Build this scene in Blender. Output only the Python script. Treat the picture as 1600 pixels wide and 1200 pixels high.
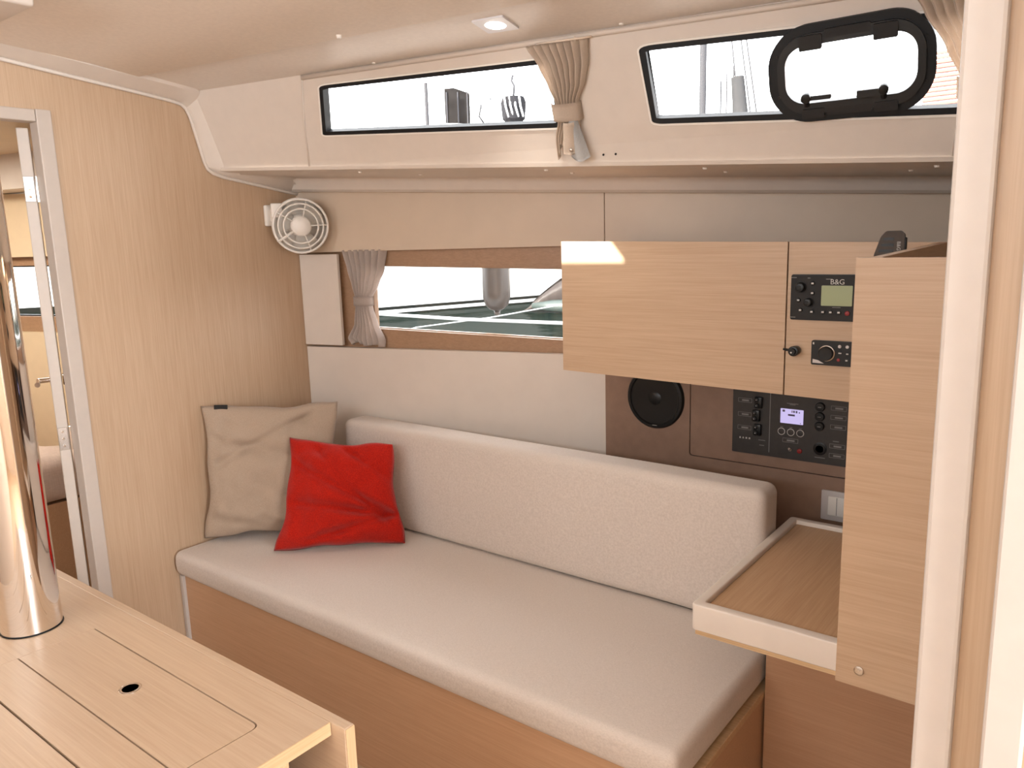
import bpy, bmesh, math, random
from mathutils import Vector, Matrix, noise
random.seed(7)
sc = bpy.context.scene
for o in list(bpy.data.objects): bpy.data.objects.remove(o)
COL = sc.collection
V = Vector

# ---------------------------------------------------------------- camera
YAW, PITCH, ROLL, FPX = math.radians(-37.8987), math.radians(10.392), math.radians(-1.680), 1223.4
CAM = V((2.46, -1.265, 1.45))
fw = V((math.sin(YAW)*math.cos(PITCH), math.cos(YAW)*math.cos(PITCH), -math.sin(PITCH)))
rt = fw.cross(V((0, 0, 1))).normalized(); up = rt.cross(fw)
rt, up = rt*math.cos(ROLL)+up*math.sin(ROLL), up*math.cos(ROLL)-rt*math.sin(ROLL)
cd = bpy.data.cameras.new('camera'); cd.sensor_width = 36; cd.lens = FPX/1600*36; cd.clip_start = .02; cd.clip_end = 500
cam = bpy.data.objects.new('camera', cd); COL.objects.link(cam)
cam.matrix_world = Matrix(((rt.x, up.x, -fw.x, CAM.x), (rt.y, up.y, -fw.y, CAM.y), (rt.z, up.z, -fw.z, CAM.z), (0, 0, 0, 1)))
sc.camera = cam

# ---------------------------------------------------------------- world, sun, daylight through the openings, added fill lights
EXPOSURE = 0.50
SKY = 5.0
w = bpy.data.worlds.new('sky'); sc.world = w; w.use_nodes = True
bg = w.node_tree.nodes['Background']; bg.inputs[0].default_value = (.95, .975, 1, 1); bg.inputs[1].default_value = SKY
def lamp(name, kind, energy, color, loc, aim=None, size=None, **kw):
    l = bpy.data.lights.new(name, kind); l.energy = energy; l.color = color
    if size: l.shape = 'RECTANGLE'; l.size, l.size_y = size
    for k, v in kw.items(): setattr(l, k, v)
    o = bpy.data.objects.new(name, l); COL.objects.link(o); o.location = loc
    if aim is not None: o.rotation_euler = V(aim).to_track_quat('-Z', 'Y').to_euler()
    return o
SUN = V((.25, 1, -.28))
lamp('sun', 'SUN', 14, (1, .93, .82), (0, -20, 8), SUN, angle=.009)
DAY = (.865, .94, 1)
lamp('daylight_companionway', 'AREA', 90, DAY, (5.05, -1.25, 1.50), (-1, .22, -.02), (1.1, 1.0))
lamp('daylight_saloon_hatch', 'AREA', 1.5, DAY, (1.70, -1.20, 1.985), (0, 0, -1), (.5, .5))
lamp('port_fill', 'AREA', 21, DAY, (1.5, -2.50, 1.74), (0, 1, .28), (2.3, .2))  # unseen fill added on the port side to brighten backrest and cabinet fronts
lamp('fore_cabin_fill', 'AREA', 13, (1, .93, .82), (-1.2, -.55, 1.85), (0, 0, -1), (.5, .5))  # unseen warm light added to brighten the fore cabin, no hatch modelled
sc.view_settings.view_transform = 'Standard'; sc.view_settings.look = 'None'
sc.view_settings.exposure = EXPOSURE; sc.view_settings.gamma = 1; sc.view_settings.use_curve_mapping = False

# ---------------------------------------------------------------- materials
def srgb(r, g, b):
    f = lambda c: (c/255/12.92) if c/255 <= .04045 else ((c/255+.055)/1.055)**2.4
    return (f(r), f(g), f(b), 1)
def mat(name, col, rough=.5, metal=0, spec=.5, coat=0):
    m = bpy.data.materials.new(name); m.use_nodes = True
    b = m.node_tree.nodes['Principled BSDF']
    b.inputs['Base Color'].default_value = col; b.inputs['Roughness'].default_value = rough
    b.inputs['Metallic'].default_value = metal; b.inputs['Specular IOR Level'].default_value = spec
    b.inputs['Coat Weight'].default_value = coat
    return m
def nd(m, t, **kw):
    n = m.node_tree.nodes.new(t)
    for k, v in kw.items(): setattr(n, k, v)
    return n
def ln(m, a, b): m.node_tree.links.new(a, b)
def wood(name, c1, c2, axis, rough=.42, scale=1.0, bump=.06):
    """fine straight-grained veneer, streaks running along axis (0,1,2)"""
    m = mat(name, c1, rough); b = m.node_tree.nodes['Principled BSDF']
    tc = nd(m, 'ShaderNodeTexCoord'); mp = nd(m, 'ShaderNodeMapping')
    s = [150*scale]*3; s[axis] = 3*scale; mp.inputs['Scale'].default_value = s
    n1 = nd(m, 'ShaderNodeTexNoise'); n1.inputs['Scale'].default_value = 1; n1.inputs['Detail'].default_value = 5; n1.inputs['Roughness'].default_value = .65
    mp2 = nd(m, 'ShaderNodeMapping'); s2 = [340*scale]*3; s2[axis] = 9*scale; mp2.inputs['Scale'].default_value = s2
    n2 = nd(m, 'ShaderNodeTexNoise'); n2.inputs['Scale'].default_value = 1; n2.inputs['Detail'].default_value = 2
    mp3 = nd(m, 'ShaderNodeMapping'); s3 = [7*scale]*3; s3[axis] = .8*scale; mp3.inputs['Scale'].default_value = s3
    n3 = nd(m, 'ShaderNodeTexNoise'); n3.inputs['Scale'].default_value = 1; n3.inputs['Detail'].default_value = 3
    for p, n in ((mp, n1), (mp2, n2), (mp3, n3)):
        ln(m, tc.outputs['Object'], p.inputs[0]); ln(m, p.outputs[0], n.inputs['Vector'])
    a = nd(m, 'ShaderNodeMath', operation='MULTIPLY_ADD'); a.inputs[1].default_value = .55; ln(m, n2.outputs[0], a.inputs[0])
    bb = nd(m, 'ShaderNodeMath', operation='MULTIPLY_ADD'); bb.inputs[1].default_value = .3; bb.inputs[2].default_value = -.15
    ln(m, n3.outputs[0], bb.inputs[0]); ln(m, bb.outputs[0], a.inputs[2])
    a2 = nd(m, 'ShaderNodeMath', operation='MULTIPLY_ADD'); a2.inputs[1].default_value = .75; ln(m, n1.outputs[0], a2.inputs[0]); ln(m, a.outputs[0], a2.inputs[2])
    r = nd(m, 'ShaderNodeValToRGB'); r.color_ramp.elements[0].position = .38; r.color_ramp.elements[1].position = .86
    r.color_ramp.elements[0].color = c2; r.color_ramp.elements[1].color = c1
    ln(m, a2.outputs[0], r.inputs[0]); ln(m, r.outputs[0], b.inputs['Base Color'])
    bp = nd(m, 'ShaderNodeBump'); bp.inputs['Strength'].default_value = bump; bp.inputs['Distance'].default_value = .001
    ln(m, n2.outputs[0], bp.inputs['Height']); ln(m, bp.outputs[0], b.inputs['Normal'])
    return m
def fabric(name, c1, c2, scale=420, rough=.9, bump=.35, knit=False):
    m = mat(name, c1, rough, spec=.15); b = m.node_tree.nodes['Principled BSDF']
    b.inputs['Sheen Weight'].default_value = .15
    tc = nd(m, 'ShaderNodeTexCoord')
    if knit:
        w1 = nd(m, 'ShaderNodeTexVoronoi'); w1.inputs['Scale'].default_value = scale; ln(m, tc.outputs['Object'], w1.inputs['Vector']); h = w1.outputs['Distance']
    else:
        outs = []
        for d, sx in (('a', (1, .12, 1)), ('b', (.12, 1, .12))):
            mp = nd(m, 'ShaderNodeMapping'); mp.inputs['Scale'].default_value = [q*scale for q in sx]
            n = nd(m, 'ShaderNodeTexNoise'); n.inputs['Scale'].default_value = 1; n.inputs['Detail'].default_value = 1
            ln(m, tc.outputs['Object'], mp.inputs[0]); ln(m, mp.outputs[0], n.inputs['Vector']); outs.append(n.outputs[0])
        ad = nd(m, 'ShaderNodeMath', operation='ADD'); ln(m, outs[0], ad.inputs[0]); ln(m, outs[1], ad.inputs[1])
        hf = nd(m, 'ShaderNodeMath', operation='MULTIPLY'); hf.inputs[1].default_value = .5; ln(m, ad.outputs[0], hf.inputs[0]); h = hf.outputs[0]
    r = nd(m, 'ShaderNodeValToRGB'); r.color_ramp.elements[0].position = .05 if knit else .36; r.color_ramp.elements[1].position = .6 if knit else .62
    r.color_ramp.elements[0].color = c1 if knit else c2; r.color_ramp.elements[1].color = c2 if knit else c1
    ln(m, h, r.inputs[0]); ln(m, r.outputs[0], b.inputs['Base Color'])
    bp = nd(m, 'ShaderNodeBump'); bp.inputs['Strength'].default_value = bump; bp.inputs['Distance'].default_value = .0012
    if knit: bp.invert = True
    ln(m, h, bp.inputs['Height']); ln(m, bp.outputs[0], b.inputs['Normal'])
    return m
def speck(name, col, rough=.5, amt=.04, scale=60, bump=0, **kw):
    """plain painted / moulded surface with a faint unevenness of tone"""
    m = mat(name, col, rough, **kw); b = m.node_tree.nodes['Principled BSDF']
    tc = nd(m, 'ShaderNodeTexCoord'); n = nd(m, 'ShaderNodeTexNoise'); n.inputs['Scale'].default_value = scale; n.inputs['Detail'].default_value = 3
    ln(m, tc.outputs['Object'], n.inputs['Vector'])
    r = nd(m, 'ShaderNodeValToRGB'); r.color_ramp.elements[0].position = .3; r.color_ramp.elements[1].position = .7
    r.color_ramp.elements[0].color = [c*(1-amt) for c in col[:3]]+[1]; r.color_ramp.elements[1].color = [min(1, c*(1+amt)) for c in col[:3]]+[1]
    ln(m, n.outputs[0], r.inputs[0]); ln(m, r.outputs[0], b.inputs['Base Color'])
    if bump:
        bp = nd(m, 'ShaderNodeBump'); bp.inputs['Strength'].default_value = bump; bp.inputs['Distance'].default_value = .001
        ln(m, n.outputs[0], bp.inputs['Height']); ln(m, bp.outputs[0], b.inputs['Normal'])
    return m
def emit(name, col, s):
    m = bpy.data.materials.new(name); m.use_nodes = True; t = m.node_tree; t.nodes.clear()
    e = t.nodes.new('ShaderNodeEmission'); e.inputs[0].default_value = col; e.inputs[1].default_value = s
    o = t.nodes.new('ShaderNodeOutputMaterial'); t.links.new(e.outputs[0], o.inputs[0]); return m
def glass(name, tint=(1, 1, 1, 1)):
    m = bpy.data.materials.new(name); m.use_nodes = True; t = m.node_tree; t.nodes.clear()
    tr = t.nodes.new('ShaderNodeBsdfTransparent'); tr.inputs[0].default_value = tint
    g = t.nodes.new('ShaderNodeBsdfGlossy'); g.inputs['Roughness'].default_value = .02
    lw = t.nodes.new('ShaderNodeLayerWeight'); lw.inputs[0].default_value = .5
    pw = t.nodes.new('ShaderNodeMath'); pw.operation = 'POWER'; pw.inputs[1].default_value = 5; t.links.new(lw.outputs['Facing'], pw.inputs[0])
    f = t.nodes.new('ShaderNodeMath'); f.operation = 'MULTIPLY_ADD'; f.inputs[1].default_value = .6; f.inputs[2].default_value = .025; t.links.new(pw.outputs[0], f.inputs[0])
    mx = t.nodes.new('ShaderNodeMixShader'); o = t.nodes.new('ShaderNodeOutputMaterial')
    t.links.new(f.outputs[0], mx.inputs[0]); t.links.new(tr.outputs[0], mx.inputs[1]); t.links.new(g.outputs[0], mx.inputs[2]); t.links.new(mx.outputs[0], o.inputs[0])
    return m

OAK1, OAK2 = (.575, .405, .272, 1), (.47, .315, .198, 1)
MT = {}
MT['oak_z'] = wood('oak_veneer_vertical', OAK1, OAK2, 2)
MT['oak_x'] = wood('oak_veneer_lengthwise', OAK1, OAK2, 0)
MT['oak_y'] = wood('oak_veneer_crosswise', OAK1, OAK2, 1)
MT['oak_shaded'] = wood('oak_settee_shaded', (.60, .37, .225, 1), (.50, .295, .17, 1), 0)  # same oak as the veneer, with its warm shade put into the colour
MT['oak_edge'] = wood('oak_solid_edge', (.66, .46, .27, 1), (.50, .32, .17, 1), 0, rough=.35)
MT['oak_edge_y'] = wood('oak_solid_edge_crosswise', (.66, .46, .27, 1), (.50, .32, .17, 1), 1, rough=.35)
MT['oak_edge_z'] = wood('oak_solid_edge_upright', (.66, .46, .27, 1), (.50, .32, .17, 1), 2, rough=.35)
MT['oak_table'] = wood('oak_table_top', (.50, .35, .235, 1), (.415, .28, .18, 1), 0)
MT['oak_lid_shaded'] = wood('oak_chart_lid_shaded', (.56, .36, .21, 1), (.45, .27, .15, 1), 1)  # oak with the shade of the side screen put into its colour
MT['oak_well_shaded'] = wood('oak_footwell_shaded', (.49, .285, .17, 1), (.41, .225, .125, 1), 0)  # same veneer, toned down for the shade below the chart table
MT['oak_trim'] = wood('window_surround_wood', (.44, .27, .165, 1), (.34, .20, .115, 1), 0)
MT['liner'] = speck('cream_liner', (.72, .635, .56, 1), .38, .02, 25)
MT['ceil'] = speck('headliner_vinyl', (.88, .79, .70, 1), .6, .03, 90, bump=.05)
MT['ceil2'] = speck('headliner_strip', (.78, .71, .645, 1), .4, .03, 90, bump=.05)
MT['panel'] = speck('satin_cream_panel', (.74, .66, .59, 1), .22, .02, 12)
MT['panel2'] = speck('satin_tan_panel', (.68, .555, .435, 1), .34, .02, 12, spec=.25)
MT['post'] = speck('cream_post_laminate', (.53, .47, .425, 1), .45, .02, 40)
MT['frame'] = speck('door_frame_laminate', (.54, .455, .39, 1), .45, .02, 40)
MT['brown'] = speck('brown_laminate', (.28, .175, .125, 1), .34, .08, 30)
MT['sofa'] = fabric('greige_woven_upholstery', (.71, .625, .56, 1), (.60, .52, .46, 1), 1500)
MT['sand'] = fabric('sand_linen', (.46, .35, .265, 1), (.375, .28, .205, 1), 1600)
MT['red'] = fabric('red_knit', (.60, .020, .006, 1), (.38, .010, .004, 1), 330, knit=True, bump=.5)
MT['curtain'] = fabric('beige_curtain_cloth', (.88, .74, .62, 1), (.80, .67, .55, 1), 1500, bump=.15)
MT['curtain2'] = fabric('greige_curtain_cloth', (.80, .70, .64, 1), (.72, .62, .56, 1), 1500, rough=.45, bump=.12)
MT['lining'] = fabric('pale_curtain_lining', (.72, .71, .70, 1), (.64, .63, .62, 1), 700, bump=.1)
MT['sheet'] = fabric('pale_bed_linen', (.66, .52, .45, 1), (.58, .45, .38, 1), 300, bump=.1)
MT['rubber'] = mat('black_rubber', (.010, .010, .011, 1), .5, spec=.25)
MT['black'] = mat('black_plastic', (.010, .010, .010, 1), .35, spec=.35)
MT['blackm'] = speck('matt_black_plastic', (.016, .014, .013, 1), .55, .1, 80, spec=.3)
MT['switch'] = speck('dark_grey_switch_panel', (.035, .030, .027, 1), .45, .1, 60)
MT['greyblack'] = speck('dark_grey_plastic', (.085, .068, .058, 1), .6, .1, 80, spec=.2)
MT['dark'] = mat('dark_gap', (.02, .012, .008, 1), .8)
MT['white'] = mat('white_plastic', (.90, .85, .79, 1), .4)
MT['whitep'] = mat('pale_grey_plastic', (.60, .55, .53, 1), .4)
MT['chrome'] = mat('polished_stainless', (.86, .82, .78, 1), .05, 1)
MT['steel'] = mat('brushed_steel', (.62, .58, .54, 1), .25, 1)
MT['satin'] = mat('chrome_painted_sheen', (.80, .80, .84, 1), .3)  # pale colour holds the bright reflection in the chrome bezel
MT['print'] = mat('pale_print', (.55, .53, .50, 1), .6)
MT['printdim'] = mat('grey_print', (.22, .21, .20, 1), .6)
MT['redp'] = mat('red_plastic', (.25, .01, .01, 1), .4)
MT['lcd'] = mat('green_lcd', (.33, .37, .20, 1), .3)
MT['lcdlit'] = emit('lit_lcd', (.72, .62, 1, 1), .62)
MT['lcdink'] = mat('lcd_ink', (.14, .12, .2, 1), .5)
MT['led'] = emit('lit_led_lens', (1, .97, .92, 1), 9)
MT['glass'] = glass('window_glass')
MT['sole'] = wood('cabin_sole_wood', (.55, .40, .27, 1), (.44, .31, .20, 1), 0)
MT['fwdwall'] = speck('warm_cream_lining', (.78, .62, .42, 1), .45, .02, 20)
MT['gel'] = speck('white_gelcoat', (.80, .80, .78, 1), .15, .01, 4, coat=.5)
MT['stripe'] = mat('dark_green_boot_stripe', (.010, .012, .010, 1), .5, spec=.1)
MT['rope'] = fabric('white_rope', (.85, .85, .85, 1), (.7, .7, .7, 1), 300)
MT['fender'] = speck('grey_fender_vinyl', (.085, .07, .062, 1), .25, .1, 60)
MT['canvas'] = speck('dark_canvas', (.022, .022, .025, 1), .9, .1, 30, spec=.05)
MT['sailgrey'] = speck('grey_sailcloth', (.045, .045, .047, 1), .9, .1, 30, spec=.05)
MT['tint'] = speck('tinted_window', (.016, .015, .015, 1), .8, .3, 6, spec=.05)
MT['alu'] = mat('grey_spar', (.05, .05, .055, 1), .7, spec=.1)
MT['pale'] = mat('pale_spar', (.70, .70, .70, 1), .5)
MT['redslat'] = mat('red_slat', (.30, .07, .04, 1), .6)
MT['grp'] = mat('grey_grp', (.075, .06, .055, 1), .5)
MT['teal'] = mat('teal_tube', (.035, .048, .045, 1), .5)
def water_mat():
    m = bpy.data.materials.new('harbour_water'); m.use_nodes = True; t = m.node_tree; t.nodes.clear()
    d = nd(m, 'ShaderNodeBsdfDiffuse'); d.inputs[0].default_value = (.006, .010, .008, 1)
    g = nd(m, 'ShaderNodeBsdfGlossy'); g.inputs['Roughness'].default_value = .04
    mx = nd(m, 'ShaderNodeMixShader'); mx.inputs[0].default_value = .05; o = nd(m, 'ShaderNodeOutputMaterial')
    ln(m, d.outputs[0], mx.inputs[1]); ln(m, g.outputs[0], mx.inputs[2]); ln(m, mx.outputs[0], o.inputs[0])
    tc = nd(m, 'ShaderNodeTexCoord'); n = nd(m, 'ShaderNodeTexNoise'); n.inputs['Scale'].default_value = 2.2; n.inputs['Detail'].default_value = 4
    ln(m, tc.outputs['Object'], n.inputs['Vector'])
    bp = nd(m, 'ShaderNodeBump'); bp.inputs['Strength'].default_value = .25; bp.inputs['Distance'].default_value = .05
    ln(m, n.outputs[0], bp.inputs['Height']); ln(m, bp.outputs[0], g.inputs['Normal']); return m
MT['water'] = water_mat()

# ---------------------------------------------------------------- mesh helpers
def BM(): return bmesh.new()
def absorb(bm, t, M=None):
    me = bpy.data.meshes.new('t')
    if M is not None: t.transform(M)
    t.to_mesh(me); t.free(); bm.from_mesh(me); bpy.data.meshes.remove(me)
def box(bm, x0, x1, y0, y1, z0, z1, bev=0, seg=2, M=None):
    t = BM(); bmesh.ops.create_cube(t, size=1)
    for v in t.verts: v.co = V((x0+(v.co.x+.5)*(x1-x0), y0+(v.co.y+.5)*(y1-y0), z0+(v.co.z+.5)*(z1-z0)))
    if bev: bmesh.ops.bevel(t, geom=t.edges[:], offset=bev, segments=seg, profile=.5, affect='EDGES')
    absorb(bm, t, M); return bm
def cyl(bm, p0, p1, r0, r1=None, n=24, bev=0):
    t = BM(); p0, p1 = V(p0), V(p1); r1 = r0 if r1 is None else r1; d = p1-p0
    bmesh.ops.create_cone(t, cap_ends=True, segments=n, radius1=r0, radius2=r1, depth=d.length)
    if bev: bmesh.ops.bevel(t, geom=[e for e in t.edges if len(e.link_faces) == 2 and any(len(f.verts) > 4 for f in e.link_faces)], offset=bev, segments=2, affect='EDGES', profile=.5)
    absorb(bm, t, Matrix.Translation((p0+p1)/2) @ d.to_track_quat('Z', 'Y').to_matrix().to_4x4()); return bm
def tube(bm, path, r, n=8, closed=False):
    path = [V(p) for p in path]; rings = []; L = len(path); prev = None
    for i, p in enumerate(path):
        a = path[(i-1) % L] if closed or i else p; b = path[(i+1) % L] if closed or i < L-1 else p
        d = (b-a).normalized()
        s = d.cross(V((0, 0, 1))) if prev is None else prev-d*prev.dot(d)
        if s.length < 1e-4: s = d.cross(V((1, 0, 0)))
        s.normalize(); prev = s; q = d.cross(s); rr = r[i] if isinstance(r, (list, tuple)) else r
        rings.append([bm.verts.new(p+(s*math.cos(k*2*math.pi/n)+q*math.sin(k*2*math.pi/n))*rr) for k in range(n)])
    for i in range(L if closed else L-1):
        A, B = rings[i], rings[(i+1) % L]
        for k in range(n): bm.faces.new((A[k], A[(k+1) % n], B[(k+1) % n], B[k]))
    if not closed:
        bm.faces.new(rings[0][::-1]); bm.faces.new(rings[-1])
    return bm
def grid(bm, nu, nv, f, wrap=False):
    vs = [[bm.verts.new(f(i/(nu-1), j/(nv-1))) for j in range(nv)] for i in range(nu)]
    for i in range(nu-1):
        for j in range(nv-1): bm.faces.new((vs[i][j], vs[i+1][j], vs[i+1][j+1], vs[i][j+1]))
    return vs
def lathe(bm, prof, M, n=32):
    rows = [[bm.verts.new(M @ V((r*math.cos(2*math.pi*k/n), r*math.sin(2*math.pi*k/n), h))) for k in range(n)] for r, h in prof]
    for a, b in zip(rows, rows[1:]):
        for k in range(n): bm.faces.new((a[k], a[(k+1) % n], b[(k+1) % n], b[k]))
    bm.faces.new(rows[0][::-1]); bm.faces.new(rows[-1]); return bm
def plate(bm, outer, holes, f, d0, d1):
    """slab between depths d0, d1 of a 2D outline with holes; f(u, v, d) -> xyz"""
    t = BM(); loops = [outer]+list(holes); vl = []
    for lp in loops:
        vs = [t.verts.new((p[0], p[1], 0)) for p in lp]; vl.append(vs)
        for a, b in zip(vs, vs[1:]+vs[:1]): t.edges.new((a, b))
    bmesh.ops.triangle_fill(t, edges=t.edges[:], use_beauty=True, use_dissolve=False)
    t.verts.index_update(); pts = [v.co.copy() for v in t.verts]; tris = [[v.index for v in fc.verts] for fc in t.faces]
    lidx = [[v.index for v in vs] for vs in vl]; t.free()
    A = [bm.verts.new(f(p.x, p.y, d0)) for p in pts]; B = [bm.verts.new(f(p.x, p.y, d1)) for p in pts]
    for q in tris:
        bm.faces.new([A[i] for i in q]); bm.faces.new([B[i] for i in q][::-1])
    for lp in lidx:
        for a, b in zip(lp, lp[1:]+lp[:1]): bm.faces.new((A[a], A[b], B[b], B[a]))
    bmesh.ops.recalc_face_normals(bm, faces=bm.faces[:]); return bm
def rrect(x0, x1, y0, y1, r, n=6):
    P = []
    for cx, cy, a in ((x1-r, y1-r, 0), (x0+r, y1-r, 90), (x0+r, y0+r, 180), (x1-r, y0+r, 270)):
        for k in range(n+1): t = math.radians(a+90*k/n); P.append((cx+r*math.cos(t), cy+r*math.sin(t)))
    return P
def rpoly(pts, r, n=5):
    """polygon with rounded corners; r single or list"""
    out = []; L = len(pts)
    for i in range(L):
        p = V(pts[i]); a = V(pts[i-1])-p; b = V(pts[(i+1) % L])-p; rr = r[i] if isinstance(r, (list, tuple)) else r
        if rr == 0: out.append(tuple(p)); continue
        a.normalize(); b.normalize(); p0 = p+a*rr; p1 = p+b*rr
        for k in range(n+1):
            t = k/n; q = p0*(1-t)**2+p*2*t*(1-t)+p1*t*t; out.append((q.x, q.y))
    return out
def offs(poly, d):
    """inward offset of a convex-ish polygon by moving towards the inside normal"""
    L = len(poly); ar = sum(poly[i-1][0]*poly[i][1]-poly[i][0]*poly[i-1][1] for i in range(L)); s = 1 if ar > 0 else -1; out = []
    for i in range(L):
        a = V(poly[i])-V(poly[i-1]); b = V(poly[(i+1) % L])-V(poly[i])
        na = V((-a.y, a.x)).normalized()*s; nb = V((-b.y, b.x)).normalized()*s; m = (na+nb).normalized()
        k = d/max(.4, m.dot(na)); out.append((poly[i][0]+m.x*k, poly[i][1]+m.y*k))
    return out
ORG = {}
def put(o, parent, org):
    COL.objects.link(o); ORG[o.name] = org
    if parent is not None: o.parent = parent; o.location = org-ORG[parent.name]
    else: o.location = org
    return o
def obj(name, bm, m, parent=None, smooth=False, auto=None, label=None, cat=None, group=None, kind=None, org=None):
    """link a bmesh built in world coordinates as one object with its origin at its base"""
    bm.verts.ensure_lookup_table()
    if org is None:
        xs = [v.co for v in bm.verts]
        org = V(((min(c.x for c in xs)+max(c.x for c in xs))/2, (min(c.y for c in xs)+max(c.y for c in xs))/2, min(c.z for c in xs)))
    bmesh.ops.translate(bm, verts=bm.verts[:], vec=-org)
    me = bpy.data.meshes.new(name); bm.to_mesh(me); bm.free(); me.materials.append(m if not isinstance(m, str) else MT[m])
    if smooth or auto:
        for p in me.polygons: p.use_smooth = True
    if auto: me.set_sharp_from_angle(angle=math.radians(auto))
    o = bpy.data.objects.new(name, me); put(o, parent, org); tag(o, label, cat, group, kind); return o
def tag(o, label=None, cat=None, group=None, kind=None):
    for k, v in (('label', label), ('category', cat), ('group', group), ('kind', kind)):
        if v: o[k] = v
    return o
def thing(name, org, label=None, cat=None, group=None, kind=None):
    o = bpy.data.objects.new(name, None); o.empty_display_size = .05; put(o, None, V(org)); return tag(o, label, cat, group, kind)
def text(s, size, M, name, m, parent, bold=0, depth=.0003):
    c = bpy.data.curves.new('t', 'FONT'); c.body = s; c.size = size; c.align_x = 'CENTER'; c.align_y = 'CENTER'; c.extrude = depth; c.offset = bold
    to = bpy.data.objects.new('t', c); me = bpy.data.meshes.new_from_object(to); bpy.data.objects.remove(to)
    bm = BM(); bm.from_mesh(me); bpy.data.meshes.remove(me); bm.transform(M); return obj(name, bm, m, parent)
# frame of a surface that faces the cabin (-y): local x right, y up, z towards the viewer
def FACE(x, y, z): return Matrix(((1, 0, 0, x), (0, 0, -1, y), (0, 1, 0, z), (0, 0, 0, 1)))

HS = .279                                       # the hull side closes in towards the bow
def H(x, z, d): return V((x, .617+HS*x+d, z))   # on the hull lining, d outboard
def S(x, t, d=0):                               # on the coachroof side, t 0 bottom .. 1 top, d outboard
    b = V((x, .29+.2*x, 1.717-.055*x)); p = V((x, .2+.2*x, 1.948)); return b+(p-b)*t+V((-.18, .9, .38))*d

# ================================================================ THE CABIN SHELL
bm = BM(); box(bm, -2.6, 5.3, -2.75, 2.2, -.04, 0)
obj('floor', bm, 'sole', kind='structure')

# ---- starboard hull side: shell, lining panels, wooden window surround
GL = [(.255, 1.374), (1.12, 1.348), (1.12, 1.107), (.255, 1.142)]      # window glass outline (x, z)
FGL = [(-1.75, 1.40), (-1.285, 1.40), (-1.285, 1.17), (-1.75, 1.17)]  # window of the fore cabin
hull = thing('wall_starboard', (1, .9, 0), kind='structure')
bm = BM(); plate(bm, [(-.016, 0), (5.2, 0), (5.2, 1.66), (-.016, 1.76)], [offs(GL[::-1], -.05)], H, .075, .11)
obj('hull_shell', bm, 'gel', hull)
bm = BM(); plate(bm, [(-2.6, 0), (-.016, 0), (-.016, 1.76), (-2.6, 1.84)], [offs(FGL, -.02)], H, .075, .11)
obj('hull_shell', bm, 'gel', hull)
bm = BM(); box(bm, .0, 1.1385, -.032, 0, 0, 0)
bm.clear(); plate(bm, [(.001, 1.427), (1.1385, 1.427), (1.1385, 1.60), (.001, 1.665)], [], H, 0, .03)
obj('upper_panel', bm, 'panel2', hull, label='tan satin panel above the hull window')
bm = BM(); plate(bm, [(1.1415, 1.38), (3.4, 1.38), (3.4, 1.48), (1.1415, 1.60)], [], H, 0, .03)
obj('upper_panel', bm, 'panel2', hull, label='tan satin panel above the locker')
bm = BM(); plate(bm, [(.001, .30), (1.14, .30), (1.14, 1.0675), (.001, 1.0715)], [], H, 0, .03)
obj('lower_panel', bm, 'panel', hull, label='cream satin panel below the hull window')
bm = BM(); plate(bm, rpoly([(.003, 1.081), (.163, 1.080), (.163, 1.418), (.003, 1.420)], .002, 2), [], H, -.006, .004)
obj('side_panel', bm, 'panel', hull, label='small cream panel beside the curtain')
bm = BM(); plate(bm, [(.002, 1.05), (1.30, 1.05), (1.30, 1.44), (.002, 1.44)], [GL], H, .032, .072)
obj('window_surround', bm, 'oak_trim', hull, label='brown wooden surround of the hull window')
bm = BM(); plate(bm, [(-2.6, 1.44), (-.03, 1.44), (-.03, 1.66), (-2.6, 1.76)], [], H, 0, .03); obj('upper_panel', bm, 'fwdwall', hull)
bm = BM(); plate(bm, [(-2.6, .3), (-.03, .3), (-.03, 1.10), (-2.6, 1.10)], [], H, 0, .03); obj('lower_panel', bm, 'fwdwall', hull)
bm = BM(); plate(bm, [(-1.25, 1.113), (-.03, 1.113), (-.03, 1.427), (-1.25, 1.427)], [], H, -.005, .03); obj('side_panel', bm, 'fwdwall', hull)
bm = BM(); plate(bm, [(-2.6, 1.07), (-.03, 1.07), (-.03, 1.45), (-2.6, 1.45)], [FGL], H, .032, .072); obj('window_surround', bm, 'oak_trim', hull)

win = thing('window_1', H(.7, 1.1, .07), kind='structure')
bm = BM(); plate(bm, offs(GL[::-1], -.004), [], H, .060, .066); obj('pane', bm, 'glass', win)
bm = BM(); plate(bm, offs(GL[::-1], -.006), [offs(GL[::-1], .003)], H, .052, .072); obj('gasket', bm, 'oak_trim', win)
win = thing('window_4', H(-1.5, 1.17, .07), kind='structure')
bm = BM(); plate(bm, FGL, [], H, .060, .066); obj('pane', bm, 'glass', win)
bm = BM(); plate(bm, offs(FGL, -.01), [offs(FGL, .006)], H, .050, .072); obj('gasket', bm, 'rubber', win)

# ---- coachroof side with the two long windows
W1 = rpoly([(.496, .353), (1.262, .298), (1.285, .845), (.540, .872)], [.02, .02, .03, .03])
W2 = rpoly([(1.503, .287), (2.30, .245), (2.30, .82), (1.491, .850)], [.03, .02, .02, .04])
coach = thing('wall_coachroof', S(1.2, 0), kind='structure')
bm = BM(); plate(bm, [(.0, 0), (.4, 0), (.485, 1), (.0, 1)], [], S, .002, .03); obj('side_panel', bm, 'liner', coach, label='plain cream panel forward of the windows')
bm = BM(); plate(bm, [(.403, 0), (3.5, 0), (3.5, 1), (.488, 1)], [W1, W2], S, 0, .03); obj('window_panel', bm, 'liner', coach, label='cream moulded panel holding the two long windows')
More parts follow.
